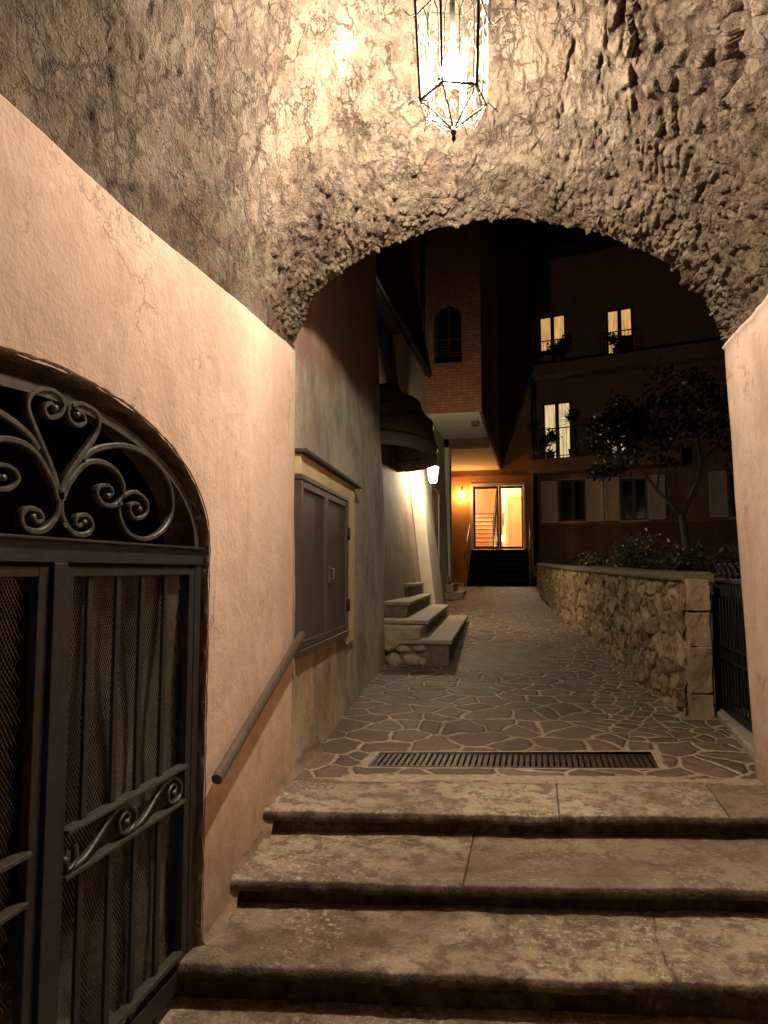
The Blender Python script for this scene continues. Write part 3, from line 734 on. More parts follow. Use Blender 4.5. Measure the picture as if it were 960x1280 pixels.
# leaves
def leaf(y0, y1, bars, lab):
    m = MB()
    m.box(GX-.03,y0,-.34,GX-.002,y0+.042,1.212); m.box(GX-.03,y1-.042,-.34,GX-.002,y1,1.212)
    m.box(GX-.03,y0+.042,1.182,GX-.003,y1-.042,1.212); m.box(GX-.03,y0+.042,-.34,GX-.003,y1-.042,-.27)
    fr = m.build('leaf', IRON, gt, bevel=.003, label=lab)
    m = MB(); zt = gzz(.452); zb = gzz(.322)
    m.box(GX-.03,y0+.042,zt-.012,GX+.012,y1-.042,zt); m.box(GX-.03,y0+.042,zb-.012,GX+.008,y1-.042,zb)
    m.build('lock_rail', IRON2, fr, bevel=.002)
    m = MB(); m.box(GX-.03,y0+.042,gzz(-.24)-.02,GX+.006,y1-.042,gzz(-.24)); m.build('bottom_rail', IRON2, fr, bevel=.002)
    for b in bars:
        m = MB()
        pth = [(GX-.017+random.uniform(-.001,.001), b+.002*math.sin(z*5+b*9), z) for z in np.linspace(zt+.0,1.182,10)]
        m.bar(pth, .012, .026, (1,0,0))
        pth = [(GX-.017, b, z) for z in (gzz(-.24), zb-.012)]
        m.bar(pth, .012, .026, (1,0,0)); m.bar([(GX-.017,b,z) for z in (-.27,gzz(-.24)-.02)], .012,.026,(1,0,0))
        m.build('bar', IRON, fr)
    # scroll frieze in the lock rail
    S1 = [(1.863,.330),(1.939,.337),(2.004,.368),(2.06,.405),(2.104,.425),(2.158,.425),(2.215,.395),(2.22,.350),(2.18,.332),(2.136,.345),(2.125,.38),(2.155,.402),(2.183,.385),(2.165,.368)]
    for k in range(3):
        off = -.30+k*.315
        pts = [(y+off, z) for y,z in S1]
        pts = [(y,z) for y,z in pts if y0/KX+.045 < y < y1/KX-.04]
        if len(pts) > 3: scroll('frieze_scroll', pts, parent=fr, w=.02, t=.010, dx=.004)
    # netting behind the bars
    m = MB(); zn0, zn1 = -.27, 1.182; step = .0125
    def wob(y, z): return GX-.052+.010*math.sin(y*9+z*4)+.008*math.sin(z*7-y*13)
    ya, yb = y0+.03, y1-.03
    H = zn1-zn0; W = yb-ya
    for sgn in (1,-1):
        c = -H if sgn == 1 else 0
        while c < (W if sgn == 1 else W+H):
            pts = []
            nst = 26
            for i in range(nst+1):
                zz = H*i/nst; yv = c+zz*.62 if sgn == 1 else c-zz*.62
                if 0 <= yv <= W:
                    y = ya+yv+.006*math.sin(zz*8+c*3)+.004*math.sin(zz*23+c); pts.append((wob(y,zn0+zz), y, zn0+zz))
            if len(pts) > 1: m.tube(pts, .00085, 3, smooth=False)
            c += step
    m.build('netting', NET, fr)
    return fr
leaf(gy(1.757)+.06, yl1-.052, [gy(v) for v in (1.961,2.114,2.258,2.415)], 'right hand leaf with four visible bars')
leaf(yl0+.052, gy(1.757)-.004, [gy(v) for v in (1.02,1.17,1.32,1.46)], 'left hand leaf showing only its netting')
m = MB(); m.box(GX-.03,gy(1.757)-.001,-.35,GX+.012,gy(1.757)+.057,1.222); m.build('meeting_post', IRON, gt, bevel=.003)

# ------------------------------------------------------------------ handrail
hr = thing('handrail', (-1.28,3.3,.5), 'short sloping steel handrail fixed to the peach wall', 'handrail')
a = Vector((-1.228,2.63,.385)); b = Vector((-1.352,4.02,.823))
m = MB(); m.tube([a,b], .024, 8, smooth=False, up=(0,0,1)); m.build('rail', RAILM, hr, bevel=.004)
for t_ in (.18,.80):
    p = a.lerp(b,t_); m = MB(); m.tube([p-Vector((0,0,.02)), p-Vector((.02,0,.045)), p-Vector((.085,0,.05))], .008, 8); m.tube([p-Vector((.062,0,.05)), p-Vector((.078,0,.05))], .022, 10)
    m.build('bracket', RAILM, hr)

# ------------------------------------------------------------------ hanging lantern
LC = Vector((-.32, 3.0, 3.445))
lt = thing('hanging_lantern', (LC.x,LC.y,3.05), 'lit wrought iron lantern with tracery hanging under the stone vault', 'lantern')
R0, R1 = .150, .176
zb, ztp = LC.z-.150, LC.z+.40
def hx(r, z, k, rot=.32): a = math.pi/3*k+rot; return Vector((LC.x+r*math.cos(a), LC.y+r*math.sin(a), z))
m = MB()
for k in range(6):
    m.bar([hx(R1,ztp,k), hx(R0,zb,k)], .011, .011, (0,1,0))
for z,r in ((zb,R0),(ztp,R1),(LC.z+.25,R1-.008)):
    m.tube([hx(r,z,k) for k in range(6)], .006, 6, closed=True, smooth=False)
for k in range(6):
    m.tube([hx(R0,zb,k), hx(R0*.5,zb-.06,k), hx(.012,zb-.12,k)], .004, 5)
    m.tube([hx(R1,ztp,k), hx(R1*.62,ztp+.07,k), hx(.02,ztp+.14,k)], .006, 5)
m.lathe((LC.x,LC.y,zb-.185), [(.002,0),(.010,.012),(.006,.03),(.014,.045),(.006,.065)], 10)
m.build('frame', LAMPIRON, lt)
m = MB()
for k in range(6):      # tracery on each face: two pointed lights and curls
    A0 = hx(R0,zb,k); A1 = hx(R0,zb,k+1); B0 = hx(R1,ztp,k); B1 = hx(R1,ztp,k+1)
    def F(u, v): 
        p = A0.lerp(A1,u).lerp(B0.lerp(B1,u), v); c = Vector((LC.x,LC.y,p.z)); return p+(p-c).normalized()*.002
    for (ua,ub) in ((.10,.5),(.5,.90)):
        um = (ua+ub)/2
        m.tube([F(ua,.02),F(ua,.5),F(ua+.02,.60),F(um-.06,.70),F(um,.74),F(um+.06,.70),F(ub-.02,.60),F(ub,.5),F(ub,.02)], .0028, 4)
        m.tube([F(ua+.05,.30),F(um,.38),F(ub-.05,.30)], .0022, 4)
    for uc,vc,rr in ((.25,.86,.1),(.75,.86,.1),(.5,.80,.07),(.3,.16,.10),(.7,.16,.10)):
        m.tube([F(uc+rr*math.cos(a_)*(1-.04*i), vc+rr*.45*math.sin(a_)*(1-.04*i)) for i,a_ in enumerate(np.linspace(0,7.5,14))], .0022, 4)
    # outward leafy brackets at the foot
    c0 = hx(R0,zb,k); out = (c0-Vector((LC.x,LC.y,zb))).normalized()
    m.tube([c0+Vector((0,0,.02)), c0+out*.035+Vector((0,0,-.01)), c0+out*.055+Vector((0,0,-.03)), c0+out*.03+Vector((0,0,.012))], .003, 5)
    m.tube([hx(R1,LC.z+.25,k), hx(R1+.02,LC.z+.24,k), hx(R1+.055,LC.z+.28,k)], [.008,.006,.001], 5)
    mid0 = c0.lerp(hx(R0,zb,k+1),.5)
    m.tube([c0, mid0+Vector((0,0,-.045)), hx(R0,zb,k+1)], .003, 5)
    m.tube([c0+Vector((0,0,-.01)), mid0+Vector((0,0,-.075)), hx(R0,zb,k+1)+Vector((0,0,-.01))], .002, 5)
    for q in range(5):
        p = c0.lerp(hx(R0,zb,k+1), (q+.5)/5); m.tube([p, p+Vector((random.uniform(-.006,.006),0,-.035-.02*math.sin(math.pi*(q+.5)/5)))], .0018, 4)
m.build('tracery', LAMPIRON3, lt)
m = MB()
for k in range(6):
    s_ = .93; m.add([hx(R0*s_,zb+.005,k), hx(R0*s_,zb+.005,k+1), hx(R1*s_,ztp-.005,k+1), hx(R1*s_,ztp-.005,k)], [(0,1,2,3)])
m.build('glass', PANE, lt)
def ball(m, c, r, sz=1., n=14, k=9):
    m.lathe((c[0],c[1],c[2]), [(max(.0005,r*math.sin(math.pi*i/k)), -r*sz*math.cos(math.pi*i/k)) for i in range(k+1)], n)
m = MB(); ball(m, LC, .060, 1.1); m.build('bulb', BULB, lt)
m = MB(); m.tube([(LC.x,LC.y,LC.z+.052),(LC.x,LC.y,ztp+.13)], .012, 8); m.tube([(LC.x,LC.y,ztp+.10),(LC.x,LC.y,4.5)], .006, 6)
m.build('hanging_rod', LAMPIRON2, lt)

# ================================================================== HOUSE WITH SHUTTERED WINDOW (left, grey)
ha = thing('shuttered_house', (-1.6,6.,0), 'grey rendered house with closed brown metal shutters beside the lane', 'building')
PA = Vector((-1.42,4.12,0)); PB = Vector((-1.675,7.9,0)); eA = (PB-PA).normalized(); nA = Vector((eA.y,-eA.x,0)); LA = (PB-PA).length
V = []
cols = list(np.linspace(-.13,LA,92))
for s_ in cols:
    V.append([tuple(PA+eA*s_-nA*(.022*z - .035*math.exp(-((z-1.4)/1.)**2)*s_/LA)+nA*(.030*float(fbm(np.array([s_*.9]),np.array([z*.9]),101,4)[0])+.05*max(0,.35-z)**1.5*2)+Vector((0,0,z))) for z in np.linspace(-.1,7.5,110)])
last = [Vector(p) for p in V[-1]]
V.append([tuple(p+eA*.02-nA*.02) for p in last]); V.append([tuple(p+eA*.02-nA*.8) for p in last]); V.append([tuple(p+eA*.02-nA*4) for p in last])
m = MB(); m.grid(np.array(V)[::-1]); m.build('wall', WALLA, ha)
def wa(s0, z0, s1, z1, d0, d1, m): m.bbox(PA, eA, nA, Vector((0,0,1)), s0, d0, z0, s1, d1, z1)
def sA(y): return (y-4.12)/eA.y
m = MB(); wa(0,1.795,sA(5.94),1.925,-.1,.018,m); wa(sA(5.63),.60,sA(5.94),1.795,-.1,.018,m); m.build('window_surround', CREAM, ha, bevel=.006)
m = MB(); wa(-.02,1.928,sA(6.10),1.955,-.1,.055,m); m.build('slate_ledge', SLATE, ha, bevel=.006)
m = MB(); wa(0,.672,sA(5.63)-.002,.715,-.1,.03,m); wa(0,1.765,sA(5.63)-.002,1.793,-.1,.026,m); wa(sA(5.60),.717,sA(5.63)-.002,1.763,-.1,.026,m); win = m.build('window_frame', SHUT, ha, bevel=.004)
for i,(y0,y1) in enumerate(((4.125,4.815),(4.83,5.595))):
    m = MB(); s0,s1 = sA(y0),sA(y1)
    wa(s0,.72,s1,1.76,-.1,.012,m); b_ = .045
    wa(s0,.72,s0+b_,1.76,.012,.022,m); wa(s1-b_,.72,s1,1.76,.012,.022,m); wa(s0+b_+.001,.72,s1-b_-.001,.72+b_,.012,.022,m); wa(s0+b_+.001,1.76-b_,s1-b_-.001,1.76,.012,.022,m)
    sh = m.build('shutter', SHUT, ha, bevel=.003, label='near shutter leaf, partly behind the peach corner' if i == 0 else 'far shutter leaf with the handle')
    if i == 1:
        m = MB(); h0 = PA+eA*sA(4.93)+nA*.022; m.tube([h0+Vector((0,0,1.22)), h0+nA*.03+Vector((0,0,1.21)), h0+nA*.03+Vector((0,0,1.14)), h0+Vector((0,0,1.13))], .008, 6); m.box(*(h0+Vector((-.01,-.02,1.11))), *(h0+Vector((.012,.02,1.24))))
        m.build('handle', RAILM, sh)
        for z in (.92,1.5):
            m = MB(); m.tube([PA+eA*sA(5.60)+nA*.032+Vector((0,0,z-.05)), PA+eA*sA(5.60)+nA*.032+Vector((0,0,z+.05))], .012, 8); m.build('hinge', DIRON, sh)
m = MB(); m.prism([(-1.2,4.2),(-1.45,8.2),(-6,8.2),(-6,4.2)], 7.5, 7.62); m.build('roof', SLATE, ha)
# ------------------------------------------------------------------ second house (brown) with the awning door
hb = thing('brown_house', (-2.1,11,.2), 'brown rendered house with pale buttress beyond the shuttered house', 'building')
def XB(z): return -1.87-.117*(z-.5)
ZT = 5.45
def battered(m, fx, y0, y1, z0, z1, back=-5., ny=24, nz=40, seed=0, amp=.02):
    ysb = np.linspace(y0,y1,ny); zs_ = np.linspace(z0,z1,nz); V = []
    for y in ysb: V.append([(fx(z)+amp*float(fbm(np.array([y*.8]),np.array([z*.8]),seed,4)[0]), y, z) for z in zs_])
    V = [[(back,y0,z) for z in zs_], [(fx(z)-.03,y0,z) for z in zs_]]+V+[[(fx(z)-.03,y1,z) for z in zs_],[(back,y1,z) for z in zs_]]
    m.grid(np.array(V)[::-1])
m = MB(); battered(m, XB, 7.95, 12.2, .0, ZT, seed=111); m.build('wall', BROWNW, hb)
def XC(z): return -1.68-.112*(z-.5)
m = MB(); battered(m, XC, 12.2, 13.4, .2, 3.6, back=-2.6, seed=113, amp=.015)
m.add([(XC(3.6),12.2,3.6),(XC(3.6),13.4,3.6),(-2.6,13.4,3.6),(-2.6,12.2,3.6)], [(0,1,2,3)])
m.build('buttress', WHITEW, hb)
def XD(z): return -2.12-.03*(z-.5)
m = MB(); battered(m, XD, 12.2, 18.2, .3, ZT, seed=115); m.build('rear_wall', WHITEW, hb)
m = MB(); m.box(-5,7.95,ZT,-1.98-.25,15.0,ZT+.12); m.build('roof', SLATE, hb)
m = MB(); m.tube([(-2.18,7.95,ZT+.02),(-2.18,15.0,ZT+.02)], .06, 10); m.build('gutter', DIRON, hb)
m = MB(); m.bbox(Vector((XC(1.0)+.002,12.45,.75)), Vector((-.05,1,0)).normalized(), Vector((1,0,0)), Vector((-.112,0,1)), 0,-.05,0,.8,.025,1.1); gp = m.build('meter_cupboard', SHUTP, hb, bevel=.006)
m = MB(); m.box(XD(1)-.02,14.6,.75,XD(1)+.035,15.7,2.9); dd = m.build('side_door', WOODF, hb, bevel=.005)
m = MB(); m.box(XD(1)-.02,14.48,.75,XD(1)+.06,14.6,3.0); m.box(XD(1)-.02,15.7,.75,XD(1)+.06,15.82,3.0); m.box(XD(1)-.02,14.6,2.9,XD(1)+.06,15.7,3.0); m.build('door_frame', WFRAME, hb, bevel=.005)

# awning
aw = thing('dome_awning', (-2.1,9.7,2.95), 'black canvas dome awning over the brown house doorway', 'awning')
YC, HW, RR, zb_ = 9.7, 1.32, .88, 2.95
def awp(t, phi, r=RR):
    y = YC-HW*math.cos(t); rr = r*math.sin(t)**.8
    xw = XB(3.2)-.02
    return Vector((xw+rr*math.cos(phi), y, zb_+rr*math.sin(phi)*1.02))
ribs = [0, math.radians(22), math.radians(44), math.radians(66), math.radians(88)]
V = []
tt_ = np.linspace(0,math.pi,41)
for i in range(len(ribs)-1):
    for k in range(6):
        f = k/6; row = []
        for t_ in tt_:
            p = awp(t_,ribs[i]).lerp(awp(t_,ribs[i+1]), f); row.append(tuple(p + Vector((.0,0,-.02*math.sin(math.pi*f)))))
        V.append(row)
V.append([tuple(awp(t_,ribs[-1])) for t_ in tt_])
m = MB(); m.grid(np.array(V)); 
V2 = np.array(V)+np.array([-.004,0,-.006]); m.grid(V2[::-1]); m.build('canopy', FABRIC, aw)
m = MB(); V = []
for k in range(5): V.append([tuple(awp(t_,0)+Vector((-.01*k/4*math.sin(t_),0,-.18*k/4))) for t_ in np.linspace(0,math.pi,81)])
m.grid(np.array(V)); m.grid((np.array(V)-np.array([.004,0,0]))[::-1]); m.build('valance', FABRIC, aw)
for r_ in ribs[:-1]:
    m = MB(); m.tube([awp(t_,r_,RR+.008) for t_ in tt_], .016, 6); m.build('rib', TRIM, aw)

# side stairs (four steps climbing to the left)
ss = thing('side_stairs', (-1.4,10,.3), 'four grey stone steps climbing to the doorway under the awning', 'steps')
def slab(poly, z, th_, zbase, lab):
    m = MB(); m.prism(poly, z-th_, z); t_ = m.build('step', SIDESTEP, ss, bevel=.012, label=lab)
    cx_ = sum(p[0] for p in poly)/len(poly)
    ins = [(x-(.035 if x > cx_ else -.0), y+(.03 if y < 9.9 or y < 10.9 else 0)) for x,y in poly]
    m = MB(); m.prism(ins, zbase, z-th_); m.build('riser', SIDERISE, t_, bevel=.01)
slab([(-1.50,7.82),(-.905,7.84),(-1.135,12.3),(-1.55,12.3)], .43, .05, .05, 'lowest and longest step')
slab([(-1.85,8.34),(-1.235,8.34),(-1.47,12.3),(-2.0,12.3)], .61, .05, .1, 'second step with a pale end face')
slab([(-2.1,8.9),(-1.56,8.9),(-1.76,12.19),(-2.1,12.19)], .80, .05, .1, 'third step')
slab([(-2.2,10.5),(-1.84,10.5),(-1.88,12.19),(-2.2,12.19)], 1.0, .05, .2, 'top step against the wall')
m = MB(); m.prism([(-1.75,8.0),(-1.28,8.0),(-1.28,8.37),(-1.80,8.37)], .1, .555); m.build('plaster_end', RUBBLEFILL, ss, bevel=.02)
m = MB(); random.seed(3)
for (x,z,rx,rz) in ((-1.56,.19,.12,.09),(-1.36,.20,.13,.09),(-1.45,.32,.10,.06),(-1.62,.33,.08,.05),(-1.27,.33,.09,.05),(-1.24,.18,.07,.07)):
    n_ = 14; V = []
    for i in range(9):
        a = math.pi*i/8; V.append([(x+rx*math.sin(a)*math.cos(2*math.pi*j/n_)*(.8+.4*random.random()), 7.93+.13*math.sin(a)*math.sin(2*math.pi*j/n_), z-rz*math.cos(a)*(.8+.35*random.random())) for j in range(n_+1)])
    A_ = np.array(V); A_[:,-1] = A_[:,0]; m.grid(A_)
m.prism([(-1.70,7.95),(-1.2,7.95),(-1.2,8.1),(-1.72,8.1)], .05, .38)
m.build('rubble_base', RUBBLEFILL, ss)
random.seed(11)

# street lantern on its bracket
sl = thing('bracket_street_lamp', (-1.70,11.8,2.6), 'bright lit lantern on a wall bracket under the awning', 'wall lamp')
c = Vector((-1.66,11.78,2.83))
m = MB(); m.tube([(XB(3.08)+.0,11.78,3.08),(-2.0,11.78,3.11),(-1.8,11.78,3.10),(c.x,c.y,3.06),(c.x,c.y,3.0)], .010, 8); m.tube([(XB(2.9)-.02,11.78,2.9),(-2.03,11.78,2.95),(-1.93,11.78,3.108)], .007, 8); m.build('bracket', LAMPIRON2, sl)
m = MB()
def sq(r, z, k): a = math.pi/2*k+math.pi/4; return Vector((c.x+r*math.cos(a), c.y+r*math.sin(a), z))
for k in range(4): m.bar([sq(.125,c.z+.12,k), sq(.075,c.z-.15,k)], .009,.009,(0,1,0))
m.tube([sq(.075,c.z-.15,k) for k in range(4)], .008, 5, closed=True, smooth=False)
m.add([sq(.14,c.z+.12,k) for k in range(4)]+[sq(.04,c.z+.20,k) for k in range(4)], [(0,1,5,4),(1,2,6,5),(2,3,7,6),(3,0,4,7),(4,5,6,7),(3,2,1,0)])
m.build('frame', LAMPIRON2, sl)
m = MB(); m.add([sq(.115,c.z+.115,k) for k in range(4)]+[sq(.07,c.z-.145,k) for k in range(4)], [(0,1,5,4),(1,2,6,5),(2,3,7,6),(3,0,4,7)]); m.build('glass', MILK, sl)
m = MB(); ball(m, c, .045, 1.3, 12, 8); m.build('bulb', BULB2, sl)

# second little stairs + pot
s2 = thing('small_stairs', (-2.0,17.8,.5), 'two low stone steps further up the lane by the pale pilaster', 'steps')
m = MB(); m.prism([(-2.35,17.05),(-1.69,17.05),(-1.84,19.6),(-2.4,19.6)], .40, .67); m.build('step', SIDESTEP, s2, bevel=.015, label='lower step')
m = MB(); m.prism([(-2.35,17.3),(-1.95,17.3),(-2.02,19.0),(-2.4,19.0)], .672, .86); m.build('step', SIDESTEP, s2, bevel=.015, label='upper step')
m = MB(); m.lathe((-2.16,17.5,.86), [(.07,0),(.09,.06),(.11,.17),(.12,.19),(.10,.19),(.09,.15)], 14); po = m.build('stone_pot', POT, None); tag(po, 'small round stone pot standing on the upper little step', 'pot')

# ================================================================== TOWER HOUSE (overhang)
tw = thing('brick_tower_house', (-1.7,16,4.6), 'overhanging brick fronted house with an arched window above the lane', 'building')
m = MB()
ho = [(-2.07,5.72)]+[(-1.765+.305*math.cos(a), 6.74+.33*math.sin(a)) for a in np.linspace(math.pi,0,17)]+[(-1.46,5.72)]
outer_ = [(-3.6,4.6),(-3.6,11.5),(-1.05,11.5),(-1.05,4.6)]
tri = tessellate_polygon([[Vector((a,b,0)) for a,b in outer_],[Vector((a,b,0)) for a,b in ho]])
pts = outer_+ho
m.add([(a,15.0,b) for a,b in pts], [tuple(t) for t in tri]); m.build('front_wall', BRICK, tw)
m = MB(); V = [[(a,15.0,b) for a,b in ho+[ho[0]]],[(a,15.25,b) for a,b in ho+[ho[0]]]]; m.grid(np.array(V), False); m.build('window_reveal', BRICK, tw)
m = MB(); m.box(-2.1,15.25,5.65,-1.43,15.28,7.1); wf = m.build('arched_window', DARKG, tw)
m = MB(); m.box(-1.78,15.21,5.72,-1.75,15.249,7.05); m.box(-2.06,15.21,5.72,-2.03,15.249,6.75); m.box(-1.50,15.21,5.72,-1.47,15.249,6.75); m.box(-2.03,15.215,6.3,-1.50,15.245,6.33)
for q in range(6): m.box(-2.03,15.19,5.78+.07*q,-1.50,15.20,5.79+.07*q)
m.build('window_bars', WOODF, wf)
m = MB(); m.box(-1.10,15.01,4.6,-1.05,23.99,11.5); m.build('side_wall', REDW, tw)
m = MB(); m.box(-3.6,15.02,4.605,-1.11,23.99,4.7); m.build('soffit', SOFFIT, tw)
m = MB(); m.box(-2.35,18.0,4.38,-1.10,18.35,4.603); m.build('soffit_beam', SIDERISE, tw)
m = MB(); m.box(-1.35,15.9,4.5,-1.2,16.1,4.603); m.build('junction_box', SIDERISE, tw)
m = MB(); m.box(-2.395,18.0,.45,-2.10,18.45,4.603); m.build('pilaster', WHITEW, tw, bevel=.02)
m = MB(); m.box(-2.95,18.46,.4,-2.72,23.99,4.603); m.build('inner_wall', ORANGEW, tw)
m = MB(); m.tube([(-2.30,14.9,5.6),(-2.30,14.9,11.4)], .05, 8); m.build('drainpipe', DIRON, tw)
m = MB(); m.box(-3.6,15,11.5,-1.0,24,11.6); m.build('roof', SLATE, tw)

# ================================================================== END HOUSE WITH LIT DOOR
eh = thing('entrance_house', (-1.1,24,1.9), 'orange rendered house at the lane end with a lit glazed entrance', 'building')
DX0,DX1,DZ0,DZ1 = -2.0,-.33,1.90,4.06; FY = 24.
m = MB(); m.box(-3.2,FY,.5,DX0-.06,FY+.3,12.5); m.box(DX1+.06,FY,.5,.06,FY+.3,12.5); m.box(DX0-.06,FY,DZ1+.06,DX1+.06,FY+.3,12.5); m.box(DX0-.06,FY,.5,DX1+.06,FY+.3,DZ0-.02); m.build('wall', ORANGEW, eh)
m = MB(); m.box(-2.7,FY-.05,4.33,.0,FY-.001,4.42); m.build('string_course', ORANGEW, eh, bevel=.01)
m = MB(); m.box(DX0-.10,FY-.03,DZ0,DX0,FY+.12,DZ1+.10); m.box(DX1,FY-.03,DZ0,DX1+.08,FY+.12,DZ1+.10); m.box(DX0,FY-.03,DZ1,DX1,FY+.12,DZ1+.10); m.build('door_surround', WFRAME, eh, bevel=.01)
for i,(a,b) in enumerate(((DX0+.005,-1.15),(-1.13,DX1-.005))):
    m = MB(); w_ = .06
    m.box(a,FY+.04,DZ0+.02,a+w_,FY+.09,DZ1-.01); m.box(b-w_,FY+.04,DZ0+.02,b,FY+.09,DZ1-.01); m.box(a+w_,FY+.04,DZ0+.02,b-w_,FY+.09,DZ0+.10); m.box(a+w_,FY+.04,DZ1-.09,b-w_,FY+.09,DZ1-.01)
    d_ = m.build('glazed_door', DIRON, eh, label='left door leaf with the hall stair behind it' if i == 0 else 'right door leaf with the pull handle')
    m = MB(); m.add([(a+w_,FY+.065,DZ0+.10),(b-w_,FY+.065,DZ0+.10),(b-w_,FY+.065,DZ1-.09),(a+w_,FY+.065,DZ1-.09)],[(0,1,2,3)]); m.build('pane', DOORG, d_)
    if i == 1: m = MB(); m.tube([(a+.13,FY+.035,2.72),(a+.13,FY-.03,2.74),(a+.13,FY-.03,3.12),(a+.13,FY+.035,3.14)], .02, 6); m.build('handle', DIRON, d_)
# hall
m = MB(); m.box(-3.0,28.2,1.85,.3,28.3,5.2); m.box(-2.5,FY+.31,1.85,-2.4,28.2,5.2); m.box(-.02,FY+.31,1.85,.08,28.2,5.2); m.box(-2.5,FY+.31,4.75,.08,28.2,4.85); m.box(-2.5,FY+.31,1.8,.08,28.2,1.895)
m.prism([(-1.15,26.8),(-1.05,26.8),(-1.05,28.2),(-1.15,28.2)],1.9,4.75)
m.build('hall_wall', ROOM, eh)
m = MB(); m.box(-.95,28.0,1.9,-.2,28.19,4.1); m.build('hall_door', ROOM2, eh)
m = MB()
for k in range(9): m.box(-2.38,25.6+.27*k,1.9,-1.45,25.6+.27*(k+1),1.9+.17*(k+1)-.03)
hs = m.build('hall_stair', ROOM, eh)
m = MB()
for k in range(9): m.box(-2.38,25.57+.27*k,1.9+.17*(k+1)-.03,-1.44,25.6+.27*(k+1),1.9+.17*(k+1))
m.build('tread', TILE, hs)
m = MB(); m.tube([(-1.42,25.55,2.85),(-1.40,27.9,4.35)], .025, 6); m.tube([(-1.42,25.55,1.9),(-1.42,25.55,3.0)], .03, 6)
for k in range(9):
    y = 25.7+.27*k; z0 = 2.0+.17*k; p = [(-1.42,y+.10*math.sin(t_*6.28)*.8,z0+t_*.85) for t_ in np.linspace(0,1,9)]; m.tube(p, .014, 4)
m.build('hall_railing', DIRON, eh)
m = MB(); ball(m, (-.75,26.3,4.5), .14, 1, 12, 8); m.build('ceiling_globe', HALLB, eh)
# entrance steps
es = thing('entrance_steps', (-1.1,22.9,.7), 'flight of dark stone steps up to the lit entrance', 'steps')
for k in range(7):
    m = MB(); m.box(-2.05,22.0+.24*k,.55,-.18,FY-.002,.735+.165*(k+1)-.0) if False else m.box(-2.05+.001*k,22.0+.24*k,.73+.165*k-.17,-.18-.001*k,FY-.055,.73+.165*(k+1))
    m.build('step', DARKSTONE, es, bevel=.01)
for i,x in enumerate((-2.12,-.12)):
    er = thing('entrance_railing', (x,22.9,.8), ['thin iron railing left of the entrance steps','thin iron railing right of the entrance steps by the downpipe'][i], 'railing', 'railings beside the entrance steps')
    m = MB(); m.tube([(x,21.95,1.55),(x,23.9,2.85)], .022, 6); m.build('rail', RAILM, er)
    for y,z in ((22.0,.70),(23.0,1.3),(23.85,1.8)):
        m = MB(); m.tube([(x,y,z-.1),(x,y,1.58+(y-22)*.667)], .016, 6); m.build('post', RAILM, er)
# amber wall lamp
wlamp = thing('amber_wall_lamp', (-2.4,23.8,3.6), 'small amber globe lamp on the orange wall left of the entrance', 'wall lamp')
m = MB(); ball(m, (-2.36,23.72,3.75), .095, 1.25, 14, 9); m.build('globe', BULB3, wlamp)
m = MB(); m.tube([(-2.36,23.99,3.98),(-2.36,23.80,4.02),(-2.36,23.72,3.96),(-2.36,23.72,3.87)], .018, 6); m.lathe((-2.36,23.72,3.86),[(.06,0),(.03,.05),(.01,.07)],10); m.build('bracket', LAMPIRON2, wlamp)
m = MB(); m.lathe((-2.36,23.72,3.61),[(.01,0),(.04,.02),(.03,.03)],10); m.build('finial', LAMPIRON2, wlamp)
# downpipe + bollard box at foot
dp = thing('downpipe', (.03,23.9,.8), 'dark downpipe running down the corner right of the entrance', 'pipe')
m = MB(); m.tube([(.03,23.86,1.3),(.03,23.86,12)], .055, 10); m.build('pipe', DIRON, dp)
m = MB()
for z in (2.3,4.4,6.5,8.6): m = MB(); m.tube([(.03,23.86,z-.03),(.03,23.86,z+.03)], .068, 10); m.build('clip', DIRON, dp)
bn = thing('planter_urn', (.0,22.6,.7), 'dark squat urn on a block at the foot of the downpipe', 'planter')
m = MB(); m.box(-.16,22.35,.72,.24,22.85,1.0); m.build('block', DARKSTONE, bn, bevel=.02)
m = MB(); m.lathe((.04,22.6,1.0), [(.08,0),(.10,.03),(.07,.07),(.15,.2),(.17,.3),(.19,.33),(.16,.33),(.13,.28)], 16); m.build('urn', SIDERISE, bn)

# ================================================================== APARTMENT HOUSE (right, dark)
ap = thing('apartment_house', (3,23.7,1.8), 'dark four storey apartment house with a few lit windows above the garden', 'building')
AO = Vector((.12,24.45,0)); eP = Vector((6,-1.7,0)).normalized(); nP = Vector((eP.y,-eP.x,0)); UZ = Vector((0,0,1))
def apb(m, s0,z0,s1,z1,d0,d1): m.bbox(AO,eP,nP,UZ,s0,d0,z0,s1,d1,z1)
WINS = []   # s0,z0,s1,z1,type
lit = [(.16,8.70,1.10,9.98,'A'),(2.42,8.28,3.28,9.83,'A'),(.24,4.90,1.22,6.92,'B'),(2.45,4.95,3.0,6.1,'B')]
dark = [(.76,2.82,1.64,4.22,'D'),(2.75,2.80,3.55,4.15,'D'),(5.9,2.8,6.8,4.1,'D')]
holes = sorted(lit+dark)
